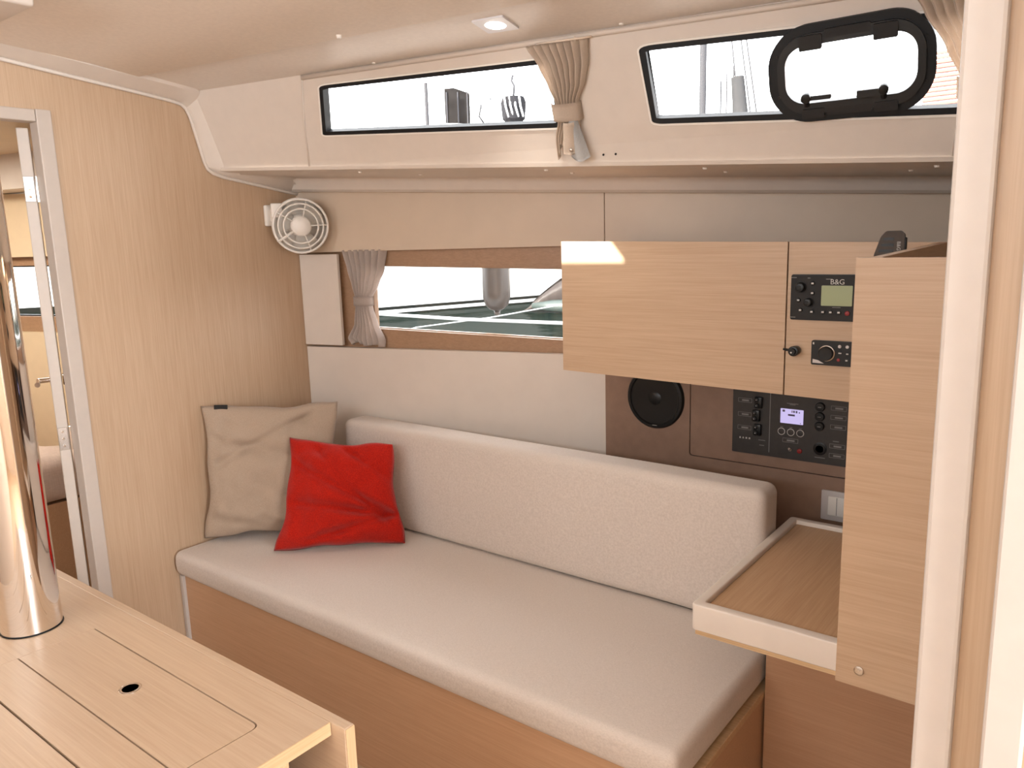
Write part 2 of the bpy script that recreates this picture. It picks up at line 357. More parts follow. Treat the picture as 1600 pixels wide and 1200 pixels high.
# rim of the moulding running along the top
bm = BM(); tube(bm, [S(.49, .975, -.002), S(1.4, .975, -.002), S(3.4, .975, -.002)], .007, 10); obj('top_rail', bm, 'liner', coach, smooth=True)
bm = BM(); tube(bm, [S(.49, .98, -.001), S(.44, .5, .001), S(.406, .01, 0)], .0035, 8); obj('panel_edge', bm, 'liner', coach, smooth=True)
bm = BM(); tube(bm, [S(2.158, .24, -.001), S(2.150, .12, 0), S(2.146, .01, 0)], .003, 8); obj('panel_edge', bm, 'liner', coach, smooth=True)
# soffit: recess, step, sloping lip down to the hull lining
def soff(x, k):
    P = [(.285+.2*x, 1.719-.055*x), (.288+.2*x, 1.709-.055*x), (.315+.205*x, 1.705-.055*x), (.345+.21*x, 1.704-.055*x), (.355+.212*x, 1.70-.055*x),
         (.545+.266*x, 1.702-.055*x), (.566+.271*x, 1.697-.055*x), (.580+.276*x, 1.658-.053*x), (.590+HS*x, 1.650-.053*x), (.63+HS*x, 1.651-.053*x)]
    return V((x, P[k][0], P[k][1]))
bm = BM(); grid(bm, 15, 10, lambda u, v: soff(-.0+3.4*u, round(v*9))); obj('soffit', bm, 'liner', coach, auto=25, label='cream soffit under the side deck')
SC = [(.555, 2.5), (.693, 4.3), (1.174, 2.4), (1.2, 4.2), (1.602, 2.4), (1.618, 4.2), (2.041, 4.2), (2.109, 2.6)]
for x, k in SC:
    k0 = int(k); p = soff(x, k0).lerp(soff(x, k0+1), k-k0)
    bm = BM(); cyl(bm, p+V((0, 0, .002)), p-V((0, 0, .004)), .0075, .005, 14); obj('screw_cap', bm, 'white', coach, auto=40)
for x, t in ((1.365, .066), (1.398, .069)):
    bm = BM(); cyl(bm, S(x, t, .004), S(x, t, -.0012), .0028, .0028, 10); obj('screw', bm, 'blackm', coach)

def woffs(W, dx):  # offset in real size: t spans about .22 m
    P = [(x, t*.31) for x, t in W]; return [(x, t/.31) for x, t in offs(P, dx)]
def coach_window(name, W, org):
    wn = thing(name, org, kind='structure')
    bm = BM(); plate(bm, woffs(W, -.004), [woffs(W, .0005)], S, -.004, .004); obj('bead', bm, 'white', wn)
    bm = BM(); plate(bm, woffs(W, 0), [woffs(W, .0125)], S, -.002, .028); obj('gasket', bm, 'rubber', wn)
    bm = BM(); plate(bm, woffs(W, .001), [], S, .016, .021); obj('pane', bm, 'glass', wn)
    return wn
coach_window('window_2', W1, S(.9, .3))
w3 = coach_window('window_3', W2, S(1.9, .26))

# opening portlight set into window_3
pf = lambda u, v, d: S(1.949+u, .5675+(v+u*.05)/.345, d)
def pring(r0, r1, d0, d1):
    bm = BM(); plate(bm, rrect(*r0, 12), [rrect(*r1, 12)], pf, d0, d1); return bm
obj('portlight_frame', pring((-.166, .165, -.102, .102, .085), (-.142, .142, -.080, .080, .062), -.014, .02), 'rubber', w3, label='black outer frame of the opening portlight')
obj('portlight_sash', pring((-.146, .146, -.084, .084, .066), (-.130, .130, -.060, .0605, .042), -.022, .0), 'black', w3, label='black hinged sash of the portlight')
bm = BM(); plate(bm, rrect(-.131, .131, -.062, .062, .043), [], pf, -.012, -.007); obj('portlight_pane', bm, 'glass', w3)
for u in (-.075, .071):
    bm = BM(); plate(bm, rrect(u-.023, u+.023, .052, .082, .003, 3), [], pf, -.032, -.010); obj('hinge', bm, 'blackm', w3)
    bm = BM(); plate(bm, rrect(u-.023, u+.023, -.092, -.072, .003, 3), [], pf, -.026, -.010); obj('latch_plate', bm, 'blackm', w3)
bm = BM(); plate(bm, rrect(-.047, .043, .070, .088, .003, 3), [], pf, -.022, -.012); obj('rail', bm, 'blackm', w3)
bm = BM(); plate(bm, rrect(-.047, .043, -.090, -.074, .003, 3), [], pf, -.022, -.012); obj('rail', bm, 'blackm', w3)
for u, s in ((-.087, 1), (.067, -1)):
    bm = BM(); cyl(bm, pf(u, -.044, -.048), pf(u, -.044, -.018), .0105, .0105, 18, .002); tube(bm, [pf(u, -.044, -.03), pf(u, -.066, -.022)], .006, 8)
    l = obj('latch', bm, 'black', w3, auto=40)
    bm = BM(); plate(bm, rrect(min(u, u+s*.052), max(u, u+s*.052), -.050 if s > 0 else -.056, -.041, .002, 2), [], pf, -.042, -.034); obj('latch_lever', bm, 'black', l)
for a in range(10):
    t = a*2*math.pi/10+.3; u, v = .153*math.copysign(abs(math.cos(t))**.6, math.cos(t)), .090*math.copysign(abs(math.sin(t))**.6, math.sin(t))
    bm = BM(); cyl(bm, pf(u*.98, v*.98, -.0165), pf(u*.98, v*.98, -.012), .0032, .0032, 10); obj('screw', bm, 'blackm', w3)

# ---- headliner: centre panel, outboard strip, deck hatch opening
ceil = thing('ceiling', (1.5, -.9, 1.95), kind='structure')
def cz(y): return 2.022-.078*((y+1.0)/1.2)**2 if y > -1 else 2.022-.05*((y+1.0)/1.3)**2
def seam(x): return .018+.165*x
bm = BM()
ys = [-2.45, -2.15, -1.95, -1.668, -1.3, -1.2, -.9, -.6, -.35, -.15]; xs = [.02, .45, .847, 1.4, 2.0, 2.7, 5.2]
rows = [[bm.verts.new((x, y, cz(y))) for y in ys]+[bm.verts.new((x, seam(x)-.012, cz(.0)-.004)), bm.verts.new((x, seam(x), cz(.0)+.001)), bm.verts.new((x, seam(x), cz(0)+.03))] for x in xs]
for i in range(len(xs)-1):
    for j in range(len(ys)+2):
        if i == 1 and j == 3: continue
        bm.faces.new((rows[i][j], rows[i+1][j], rows[i+1][j+1], rows[i][j+1]))
obj('centre_panel', bm, 'ceil', ceil, auto=40, label='padded tan headliner panel')
bm = BM(); grid(bm, 8, 3, lambda u, v: V((.02+5.18*u, (seam(.02+5.18*u)-.02)*(1-v)+(.215+.2*(.02+5.18*u))*v, (cz(0)+.006)*(1-v)+1.9475*v)))
obj('outboard_strip', bm, 'ceil2', ceil, label='darker tan headliner strip along the window side')
for x, y, z in ((.862, .127, 1.962), (.75, .345, 1.951), (.136, .024, 1.974), (.06, .206, 1.950), (1.464, .480, 1.951)):
    bm = BM(); cyl(bm, (x, y, z+.006), (x, y, z-.004), .008, .0055, 14); obj('screw_cap', bm, 'white', ceil, auto=40)
bm = BM(); plate(bm, rrect(.42, .877, -1.70, -1.27, .03), [[(.45, -1.668), (.847, -1.668), (.847, -1.3), (.45, -1.3)]], lambda u, v, d: V((u, v, cz(v)-d)), -.012, .004)
obj('hatch_frame', bm, 'liner', ceil)
bm = BM(); plate(bm, rrect(1.46, 2.04, -1.54, -.96, .04), [rrect(1.5, 2.0, -1.5, -1.0, .03)], lambda u, v, d: V((u, v, 2.01-d)), -.01, .02); obj('hatch_frame', bm, 'liner', ceil)
# moulded fixture in the corner above the door
bm = BM(); box(bm, .36, .60, -.74, -.47, 1.962, 2.03, .008, 3); obj('moulded_box', bm, 'liner', ceil, auto=40, label='cream moulded box in the headliner corner')
# deck above, to keep the sky out
bm = BM(); plate(bm, [(-2.6, -2.7), (5.25, -2.7), (5.25, 1.5), (-2.6, -.2)], [[(.36, -1.98), (.90, -1.98), (.90, -1.3), (.36, -1.3)]], lambda u, v, d: V((u, v, d)), 2.055, 2.075); obj('deck', bm, 'gel', ceil)

# ---- forward bulkhead, with the door opening
DY0, DY1, DZ = -.90, -.252, 1.815
bulk = thing('wall_front', (0, -.5, 0), kind='structure')
bm = BM()
plate(bm, [(-2.6, 0), (-.94, 0), (-.94, 1.85), (-.212, 1.85), (-.212, 0), (.70, 0), (.66, 1.70), (.28, 1.76), (.24, 1.97), (-.9, 2.05), (-2.6, 2.05)], [], lambda u, v, d: V((d, u, v)), -.03, 0)
obj('veneer_panel', bm, 'oak_z', bulk, label='light oak veneered bulkhead panel')
# cove moulding between bulkhead and liner
bo = [(-2.4, 1.985), (-.9, 1.995), (-.322, 1.977), (-.125, 1.955), (.054, 1.936), (.15, 1.925), (.19, 1.918), (.207, 1.905), (.219, 1.88), (.255, 1.738), (.264, 1.718), (.282, 1.705), (.32, 1.694), (.599, 1.649), (.63, 1.645)]
lo = [(-2.4, 2.01), (-.9, 2.022), (-.35, 2.004), (-.16, 1.984), (.018, 1.966), (.135, 1.954), (.190, 1.946), (.222, 1.93), (.233, 1.90), (.292, 1.745), (.304, 1.724), (.318, 1.710), (.36, 1.702), (.572, 1.692), (.60, 1.656)]
def cove(u, v):
    i = round(u*14); k = round(v*4)
    b = V((.0, *bo[i])); l = V((.085 if i < 7 else (.06 if i < 9 else .055), *lo[i]))
    if k == 0: return b+V((-.01, 0, 0))
    if k == 1: return b+V((.014, 0, 0))
    if k == 2: return b.lerp(l, .22)+V((.014, 0, .0))
    if k == 3: return b.lerp(l, .9)
    return l+(V((.006, .0, .012)) if i < 7 else V((.006, .02, .004)))
bm = BM(); grid(bm, 15, 5, cove); obj('trim_1', bm, 'liner', auto=22, kind='structure')
bm = BM(); tube(bm, [V((.006, y, z-.004)) for y, z in bo], .006, 8); obj('trim_2', bm, 'liner', smooth=True, kind='structure')

# ---- door frame and the door standing open into the fore cabin
door = thing('door_1', (0, -.25, 0), kind='structure')
bm = BM(); box(bm, -.045, .006, -.2525, -.211, 0, 1.852, .003); obj('frame_post', bm, 'frame', door)
bm = BM(); box(bm, -.045, .006, -.98, -.94, 0, 1.852, .003); obj('frame_post', bm, 'frame', door)
bm = BM(); box(bm, -.045, .006, -.94, -.2535, 1.817, 1.850, .003); obj('frame_lintel', bm, 'frame', door)
ang = math.atan2(1.0, -2.46); dd = V((math.cos(ang), math.sin(ang), 0)); nn = V((-dd.y, dd.x, 0))   # door leaf runs along dd
DO = V((-.05, -.272, 0))
DM = Matrix(((dd.x, nn.x, 0, DO.x), (dd.y, nn.y, 0, DO.y), (0, 0, 1, 0), (0, 0, 0, 1)))
bm = BM(); box(bm, 0, .62, -.015, .015, .06, 1.805, .003, 2, DM); leaf = obj('door_leaf', bm, 'frame', door)
for z in (1.635, .895):
    bm = BM(); box(bm, -.003, .001, -.012, .014, z-.035, z+.035, .0008, 1, DM); hg = obj('hinge', bm, 'steel', leaf)
    bm = BM(); P0 = DM @ V((-.004, .0, 0)); tube(bm, [V((-.040, -.2555, z-.036)), V((-.040, -.2555, z+.036))], .005, 12); obj('hinge_pin', bm, 'chrome', hg, auto=40)
    for k in (-.022, 0, .022):
        bm = BM(); p = DM @ V((-.003, .001, z+k)); q = DM @ V((-.006, .001, z+k)); cyl(bm, p, q, .004, .003, 10); obj('screw', bm, 'chrome', hg, auto=40)
for s in (1, -1):
    hp = DM @ V((.57, s*.017, 1.0)); hq = DM @ V((.57, s*.062, 1.0)); hr = DM @ V((.47, s*.062, 1.0))
    bm = BM(); cyl(bm, hp, DM @ V((.57, s*.024, 1.0)), .024, .022, 20); tube(bm, [hp, hq], .009, 12); tube(bm, [hq, hr], .009, 12); obj('handle', bm, 'chrome', leaf, auto=40)

# ---- aft partition at the right-hand edge: cream posts with a wooden batten between
part = thing('wall_right', (2.4, -.44, 0), kind='structure')
bm = BM(); box(bm, 2.3315, 2.366, -.45, -.40, 0, 2.03, .004, 2); obj('cream_post', bm, 'post', part)
bm = BM(); box(bm, 2.364, 2.40, -.437, -.40, 0, 2.03, .0); obj('wood_batten', bm, 'oak_z', part, label='oak batten between two cream posts')
bm = BM(); box(bm, 2.3935, 2.4265, -.475, -.42, 0, 2.03, .003, 2); obj('cream_post', bm, 'post', part)
bm = BM(); box(bm, 2.425, 5.19, -.465, -.42, 0, 2.03); obj('wood_panel', bm, 'oak_z', part)
bm = BM(); box(bm, 2.37, 2.40, -.41, 1.5, 0, 1.62); obj('nav_end_panel', bm, 'oak_z', part)

# ---- port side and aft end, behind the camera
port = thing('wall_port', (1.2, -2.65, 0), kind='structure')
bm = BM(); box(bm, -2.6, 5.2, -2.70, -2.65, 0, 1.55); obj('lining_panel', bm, 'liner', port)
bm = BM(); plate(bm, [(-2.6, 1.55), (5.2, 1.55), (5.2, 2.06), (-2.6, 2.06)], [], lambda u, v, d: V((u, d-.36*(1.55-v), v)), -2.70, -2.63); obj('coaming_panel', bm, 'liner', port)
for k, (x0, x1) in enumerate(((.15, 1.2), (1.4, 2.45))):  # unseen windows with closed blinds, added to account for the port fill
    wn = thing('window_%d' % (5+k), (x0, -2.55, 1.62), kind='structure')
    bm = BM(); plate(bm, rrect(x0, x1, 1.62, 1.86, .03), [rrect(x0+.02, x1-.02, 1.64, 1.84, .02)], lambda u, v, d: V((u, d-.36*(1.55-v), v)), -2.64, -2.60); obj('frame', bm, 'rubber', wn)
    bm = BM(); plate(bm, rrect(x0+.02, x1-.02, 1.64, 1.84, .02), [], lambda u, v, d: V((u, d-.36*(1.55-v), v)), -2.625, -2.615); obj('added_blind', bm, 'lining', wn)
aft = thing('wall_back', (5.2, -1.2, 0), kind='structure')
bm = BM(); plate(bm, [(-2.7, 0), (2.2, 0), (2.2, 2.06), (-2.7, 2.06)], [[(-1.8, .98), (-.7, .98), (-.7, 2.02), (-1.8, 2.02)]], lambda u, v, d: V((d, u, v)), 5.2, 5.23); obj('cream_panel', bm, 'liner', aft)
bm = BM(); box(bm, -2.64, -2.60, -2.7, -.12, 0, 2.06); obj('wall_bow', bm, 'fwdwall', kind='structure')
bm = BM(); box(bm, -2.6, -.04, -2.6, .3, 1.86, 1.90); obj('ceiling_fore', bm, 'fwdwall', kind='structure')
bm = BM(); plate(bm, [(-2.6, -.2), (-.04, .40), (-.04, .64), (-2.6, -.08)], [], lambda u, v, d: V((u, v, d)), 1.72, 1.87); obj('trim_3', bm, 'liner', kind='structure')

# ================================================================ SETTEE
def roundbox(bm, x0, x1, y0, y1, z0, z1, r, n=9, f=None):
    t = BM(); bmesh.ops.create_cube(t, size=2); bmesh.ops.subdivide_edges(t, edges=t.edges[:], cuts=n, use_grid_fill=True)
    hs = [(x1-x0)/2, (y1-y0)/2, (z1-z0)/2]; c = V(((x0+x1)/2, (y0+y1)/2, (z0+z1)/2))
    for v in t.verts:
        q, d = [], []
        for i in range(3):
            a = abs(v.co[i]); s = 1 if v.co[i] >= 0 else -1
            q.append(s*(hs[i]-r)*min(1, a/.6)); d.append(s*max(0, (a-.6)/.4))
        v.co = c+V(q)+V(d).normalized()*r
        if f: v.co = f(v.co)
    absorb(bm, t); return bm
base = thing('settee_base', (.93, .3, 0), 'shade-toned oak settee base under the long greige seat cushion', 'settee')
bm = BM(); box(bm, .002, 1.852, .022, .04, 0, .3645); obj('front_panel', bm, 'oak_shaded', base)
bm = BM(); box(bm, 1.846, 1.862, .041, .60, 0, .345); obj('end_panel', bm, 'oak_shaded', base)
bm = BM(); box(bm, .002, 1.866, .041, .60, .346, .364, .002, 2); obj('seat_board', bm, 'oak_edge', base, label='pale oak seat board edge')
bm = BM(); box(bm, .003, .022, .012, .024, 0, .36, .002, 1); obj('corner_post', bm, 'post', base, label='cream corner strip against the bulkhead')
bm = BM(); box(bm, .02, 1.84, .58, .598, 0, .345); obj('back_panel', bm, 'oak_shaded', base)
def crown(p):
    if p.z > .43:
        u = (p.x-.92)/.92; v = (p.y-.34)/.34
        p = p.copy(); p.z += .006*(1-u*u)*(1-v*v)+.0015*noise.noise(p*6)
    if p.y < .02: p = p.copy(); p.y += .003*noise.noise(p*9)-.004*(1-abs(p.z-.41)/.04)
    return p
bm = BM(); roundbox(bm, .006, 1.856, -.002, .60, .366, .451, .022, 15, crown)
obj('seat_cushion', bm, 'sofa', smooth=True, label='long greige fabric seat cushion on the settee base', cat='cushion')
def soft(p):
    p = p.copy(); p.y -= .006*(1-((p.x-1.02)/.8)**2)*(1-((p.z-.63)/.19)**2); p += V((.0, .002*noise.noise(p*5), .002*noise.noise(p*7+V((3, 1, 2))))); return p
bm = BM(); roundbox(bm, .24, 1.812, .563, .68, .453, .822, .028, 15, soft)
obj('back_cushion', bm, 'sofa', smooth=True, label='long greige fabric backrest cushion standing along the hull', cat='cushion')

# ---- throw pillows
def pillow(name, c, thick, m, seed, label, creases, tuck=.06, N=56):
    BL, BR, TR, TL = [V(q) for q in c]
    n = ((BR-BL).cross(TL-BL)).normalized()          # towards the viewer
    bm = BM(); R = {}
    for s in (1, -1):
        for i in range(N+1):
            for j in range(N+1):
                edge = i in (0, N) or j in (0, N)
                if s < 0 and edge: R[(s, i, j)] = R[(1, i, j)]; continue
                u, v = 2*i/N-1, 2*j/N-1
                uu = u*(1-tuck*(1-v*v)**1.3*abs(u)); vv = v*(1-tuck*(1-u*u)**1.3*abs(v))
                p = (BL*(1-uu)*(1-vv)+BR*(1+uu)*(1-vv)+TR*(1+uu)*(1+vv)+TL*(1-uu)*(1+vv))/4
                h = thick*((1-u*u)*(1-v*v))**.42*(1-.12*v)
                k = min(1, 4*(1-max(abs(u), abs(v))))
                wv = 0
                for (a, b, cc, amp, wd) in creases:     # creases: short soft valleys a*u+b*v=cc
                    q = (a*u+b*v-cc)/wd; wv -= amp*math.exp(-q*q)*(.5+.5*noise.noise(V((u*1.7+seed, v*1.7, 0))))
                wv *= 2.3; wv += .016*noise.noise(V((u*2.2, v*2.2, seed)))+.008*noise.noise(V((u*5, v*5, seed+4)))+.006*max(0, max(abs(u), abs(v))-.55)*math.sin(9*(u+v)+6*noise.noise(V((u*3, v*3, seed))))
                ww = max(abs(u), abs(v))**6; p += ((BR-BL).normalized()*noise.noise(V((u*1.6, v*1.9, seed+9)))+(TL-BL).normalized()*noise.noise(V((u*1.9, v*1.6, seed+5))))*.016*ww
                if edge: p += n*.010*noise.noise(V((u*3, v*3, seed)))
                R[(s, i, j)] = bm.verts.new(p+n*(s*h*(1 if s > 0 else .5)+(wv*k if s > 0 else 0)))
    for s in (1, -1):
        for i in range(N):
            for j in range(N):
                q = [R[(s, i, j)], R[(s, i+1, j)], R[(s, i+1, j+1)], R[(s, i, j+1)]]
                bm.faces.new(q if s > 0 else q[::-1])
    # keep the underside from sinking into the seat
    for v in bm.verts: v.co.z = max(v.co.z, .4585)
    return bm, n
bm, n = pillow('throw_pillow', [(.022, .118, .46), (.335, .405, .461), (.268, .528, .900), (.016, .150, .925)], .076, 'sand', 3.1, '', [(.2, 1, .32, .016, .10), (.75, .6, .75, .012, .12), (-.8, .5, .95, .012, .1), (.3, 1, -.9, .008, .08), (-.5, 1, .55, .012, .07)])
tp = thing('throw_pillow', (.16, .3, .452), 'sand linen throw pillow leaning in the corner behind the red one', 'pillow', 'throw pillows on the settee')
obj('cover', bm, 'sand', tp, smooth=True)
bm = BM(); box(bm, -.022, .022, -.002, .002, -.008, .008, .001, 1, Matrix.Translation((.062, .192, .918)) @ Matrix.Rotation(math.radians(52), 4, 'Z') @ Matrix.Rotation(math.radians(4), 4, 'Y'))
obj('label_tag', bm, 'blackm', tp, label='small black tag on the top seam')
bm, n = pillow('throw_pillow', [(.328, .172, .46), (.644, .460, .461), (.572, .502, .788), (.268, .316, .808)], .066, 'red', 8.4, '', [(.55, 1, .12, .018, .09), (.15, 1, -.28, .020, .09), (.7, 1, .95, .014, .07), (-.35, 1, -.72, .014, .08), (.8, .7, .25, .008, .06)])
tp = thing('throw_pillow', (.43, .38, .452), 'bright red knitted throw pillow at the head of the settee', 'pillow', 'throw pillows on the settee')
obj('cover', bm, 'red', tp, smooth=True)

# ================================================================ NAVIGATION CORNER
nav = thing('wall_nav', (1.75, .94, 0), kind='structure')
bm = BM(); plate(bm, [(1.142, .1), (2.36, .1), (2.36, 1.10), (1.142, 1.10)], [rpoly([(1.4425, .7755), (2.30, .7755), (2.30, 1.08), (1.4425, 1.08)], [.012, 0, 0, 0])], lambda u, v, d: V((u, d, v)), .93, .95); obj('brown_panel', bm, 'brown', nav)
bm = BM(); plate(bm, rpoly([(1.4455, .7785), (2.30, .7785), (2.30, 1.08), (1.4455, 1.08)], [.010, 0, 0, 0]), [], lambda u, v, d: V((u, d, v)), .931, .95); obj('access_panel', bm, 'brown', nav, label='brown removable panel around the switchboard')
bm = BM(); plate(bm, [(1.142, .1), (2.36, .1), (2.36, 1.10), (1.142, 1.10)], [], lambda u, v, d: V((u, d, v)), .951, .955); obj('backing', bm, 'dark', nav)
bm = BM(); box(bm, 1.868, 2.368, .452, .47, 0, .632); obj('footwell_panel', bm, 'oak_well_shaded', nav, label='shade-toned oak panel below the chart table')

# ---- overhead locker with the instrument panel
lk = thing('locker', (1.7, .75, 1.06), 'light oak wall locker with two flush fronts above the backrest', 'cabinet')
def zt(x): return 1.443-.0235*(x-1.2)
def zb(x): return 1.0755-.0175*(x-1.2)
def front(x0, x1): 
    bm = BM(); plate(bm, [(x0, zb(x0)), (x1, zb(x1)), (x1, zt(x1)), (x0, zt(x0))], [], lambda u, v, d: V((u, d, v)), .6, .622); return bm
obj('locker_door', front(1.199, 1.8365), 'oak_x', lk)
obj('instrument_panel', front(1.8402, 2.34), 'oak_x', lk)
bm = BM()
Q = [bm.verts.new((x, y, z)) for z in (0, 1) for x, y in ((1.203, .6225), (2.34, .6225), (2.34, .925), (1.203, .925))]
for i, v in enumerate(Q): v.co.z = (zb(v.co.x)+.006) if i < 4 else (zt(v.co.x)-.006)
for f in ((0, 3, 2, 1), (4, 5, 6, 7), (0, 1, 5, 4), (1, 2, 6, 5), (2, 3, 7, 6), (3, 0, 4, 7)): bm.faces.new([Q[i] for i in f])
obj('locker_body', bm, 'oak_shaded', lk)
bm = BM(); tube(bm, [(1.838, .592, 1.1765), (1.850, .586, 1.176), (1.866, .584, 1.175)], .003, 8); cyl(bm, (1.866, .600, 1.175), (1.866, .572, 1.175), .011, .0125, 20, .003); cyl(bm, (1.866, .573, 1.175), (1.866, .566, 1.175), .008, .007, 18)
kb = obj('turn_knob', bm, 'black', lk, auto=40, label='black turn knob with short lever')
bm = BM(); cyl(bm, (1.864, .5665, 1.173), (1.864, .565, 1.173), .002, .002, 10); obj('keyhole_cap', bm, 'print', kb)

def btn(parent, x, z, r, y, m='black', h=.003, name='button', mark=None):
    bm = BM(); cyl(bm, (x, y, z), (x, y-h, z), r, r*.9, 18, min(.001, h*.3)); b = obj(name, bm, m, parent, auto=40)
    if mark:
        bm = BM(); box(bm, x-r*mark, x+r*mark, y-h-.0004, y-h+.0002, z-r*.35, z+r*.35); obj('button_mark', bm, 'print', b)
    return b
# VHF radio
ra = thing('marine_radio', (1.96, .6, 1.249), 'black flush-mounted marine radio with a green display on the oak panel', 'radio')
bm = BM(); plate(bm, rrect(1.8515, 2.075, 1.2495, 1.351, .004), [], lambda u, v, d: V((u, d, v)), .588, .6); obj('faceplate', bm, 'blackm', ra)
bm = BM(); plate(bm, rrect(1.8495, 2.077, 1.2475, 1.353, .005), [], lambda u, v, d: V((u, d, v)), .594, .6); obj('bezel', bm, 'black', ra)
bm = BM(); plate(bm, rrect(1.921, 1.9885, 1.2825, 1.3285, .002), [], lambda u, v, d: V((u, d, v)), .5868, .588); obj('display', bm, 'lcd', ra, label='green liquid crystal display')
for x, z, r in ((1.875, 1.324, .0118), (1.894, 1.290, .0098)):
    bm = BM(); cyl(bm, (x, .588, z), (x, .572, z), r, r*.86, 26, .002); k = obj('dial', bm, 'black', ra, auto=40)
    bm = BM(); cyl(bm, (x-.001, .5725, z), (x-.001, .571, z), r*.45, r*.4, 18); obj('dial_cap', bm, 'blackm', k)
for x, z in ((1.901, 1.333), (1.901, 1.311), (1.870, 1.294), (1.875, 1.271), (1.901, 1.268), (1.926, 1.268), (1.943, 1.268), (1.961, 1.268)): btn(ra, x, z, .0052, .588, mark=.5)
btn(ra, 1.979, 1.2665, .0058, .588, 'redp')
text('B&G', .0165, FACE(1.955, .5877, 1.3362), 'lettering', MT['print'], ra)
bm = BM(); box(bm, 1.930, 1.944, .5872, .588, 1.3425, 1.3432); obj('lettering_bar', bm, 'print', ra)
bm = BM(); box(bm, 1.946, 1.964, .5874, .588, 1.2785, 1.2797); obj('small_print', bm, 'printdim', ra)
for x, z, l in ((1.858, 1.346, .006), (1.858, 1.254, .006), (1.892, 1.345, .003)):
    bm = BM(); box(bm, x-l, x+l, .5874, .588, z-.0008, z+.0008); obj('small_print', bm, 'printdim', ra)
# stereo
st = thing('stereo_control', (1.965, .6, 1.144), 'small black stereo control with one large dial below the radio', 'stereo')
bm = BM(); plate(bm, rrect(1.9025, 2.035, 1.1445, 1.2015, .004), [], lambda u, v, d: V((u, d, v)), .591, .6); obj('faceplate', bm, 'black', st)
bm = BM(); lathe(bm, [(.0185, 0), (.0185, .002), (.0172, .003)], FACE(1.9375, .591, 1.173), 32); obj('dial_ring', bm, 'steel', st, auto=40)
bm = BM(); lathe(bm, [(.0165, 0), (.0165, .011), (.0145, .013), (.010, .0125)], FACE(1.9375, .591, 1.173), 32); obj('dial', bm, 'blackm', st, auto=40)
for x, z, m, k in ((1.9655, 1.190, 'whitep', None), (1.982, 1.190, 'whitep', None), (1.967, 1.175, 'black', .8), (1.983, 1.174, 'black', .6), (1.964, 1.159, 'redp', None), (1.982, 1.159, 'black', .6)): btn(st, x, z, .004, .591, m, .002, mark=k)
bm = BM(); plate(bm, [(1.9065, 1.149), (1.932, 1.1485), (1.919, 1.1555), (1.9065, 1.158)], [], lambda u, v, d: V((u, d, v)), .5903, .591); obj('pale_corner', bm, 'whitep', st)
bm = BM(); box(bm, 1.9055, 1.9085, .5904, .591, 1.192, 1.197); obj('small_print', bm, 'print', st)

# ---- speaker
sp = thing('loudspeaker', (1.327, .93, .849), 'round black loudspeaker set into the brown panel', 'speaker')
F = FACE(1.327, .93, .947)
bm = BM(); lathe(bm, [(.098, 0), (.098, .006), (.094, .011), (.086, .012), (.083, .008)], F, 56); obj('rim', bm, 'black', sp, auto=40)
bm = BM(); lathe(bm, [(.084, .004), (.080, .0075), (.05, .003), (.034, -.002), (.03, .004), (.018, .010), (.006, .012)], F, 48); obj('cone', bm, 'black', sp, smooth=True)
bm = BM(); lathe(bm, [(.0305, .002), (.0305, .006), (.026, .006)], F, 40); obj('cone_ring', bm, 'blackm', sp, auto=40)
bm = BM(); box(bm, 1.321, 1.337, .9175, .9195, .8585, .8615); obj('maker_plate', bm, 'printdim', sp)

# ---- electrical switchboard
sw = thing('switchboard', (1.78, .93, .81), 'dark grey electrical switchboard with a small lit screen on the brown panel', 'switchboard')
YS = .925
bm = BM(); plate(bm, rrect(1.5825, 2.02, .811, 1.03, .003), [], lambda u, v, d: V((u, d, v)), YS, .931); obj('faceplate', bm, 'switch', sw)
bm = BM(); box(bm, 1.6925, 1.6945, YS-.0006, YS+.001, .823, 1.02); obj('divider', bm, 'printdim', sw)
def frame(x, z, a, b, name='label_frame', bars=True):
    bm = BM(); plate(bm, rrect(x-a, x+a, z-b, z+b, .001, 2), [rrect(x-a+.0009, x+a-.0009, z-b+.0009, z+b-.0009, .0008, 2)], lambda u, v, d: V((u, d, v)), YS-.0006, YS+.0005); o = obj(name, bm, 'printdim', sw)
    if bars:
        bm = BM(); box(bm, x-a*.45, x+a*.55, YS-.0006, YS+.0004, z-b*.42, z+b*.35); obj('label_text', bm, 'printdim', o)
for x, z in ((1.619, .970), (1.619, .928), (1.619, .888), (1.754, .866), (1.882, .973), (1.882, .947), (1.882, .920), (1.882, .866), (1.882, .839)): frame(x, z, .0205 if x != 1.754 else .022, .0062)
for x, z in ((1.661, .968), (1.655, .929), (1.660, .887)):
    bm = BM(); box(bm, x-.011, x+.011, YS-.012, YS, z-.017, z+.017, .003, 2); k = obj('rocker_switch', bm, 'black', sw, auto=40)
    for s in (-.0085, .0085):
        bm = BM(); cyl(bm, (x-.003, YS-.012, z+s), (x-.003, YS-.016, z+s), .0075, .0065, 18, .001); b = obj('rocker_pad', bm, 'black', k, auto=40)
        bm = BM(); box(bm, x-.0045, x-.002, YS-.0164, YS-.0158, z+s-.001, z+s+.001); obj('rocker_mark', bm, 'print', b)
for i in range(4):
    x = 1.6065+.0095*i
    bm = BM(); plate(bm, [(x-.0025, .8545), (x+.0025, .8545), (x+.001+(.0012 if i > 1 else 0), .8595), (x-.001-(.0012 if i > 1 else 0), .8595)], [], lambda u, v, d: V((u, d, v)), YS-.0006, YS+.0004); obj('warning_symbol', bm, 'print', sw)
for x, z, a in ((1.672, .856, .010), (1.672, .841, .007), (1.757, .9735, .016), (1.757, .9705, .008), (1.878, .880, .008), (1.837, .828, .014)):
    bm = BM(); box(bm, x-a, x+a, YS-.0006, YS+.0004, z-.0009, z+.0009); obj('small_print', bm, 'printdim', sw)
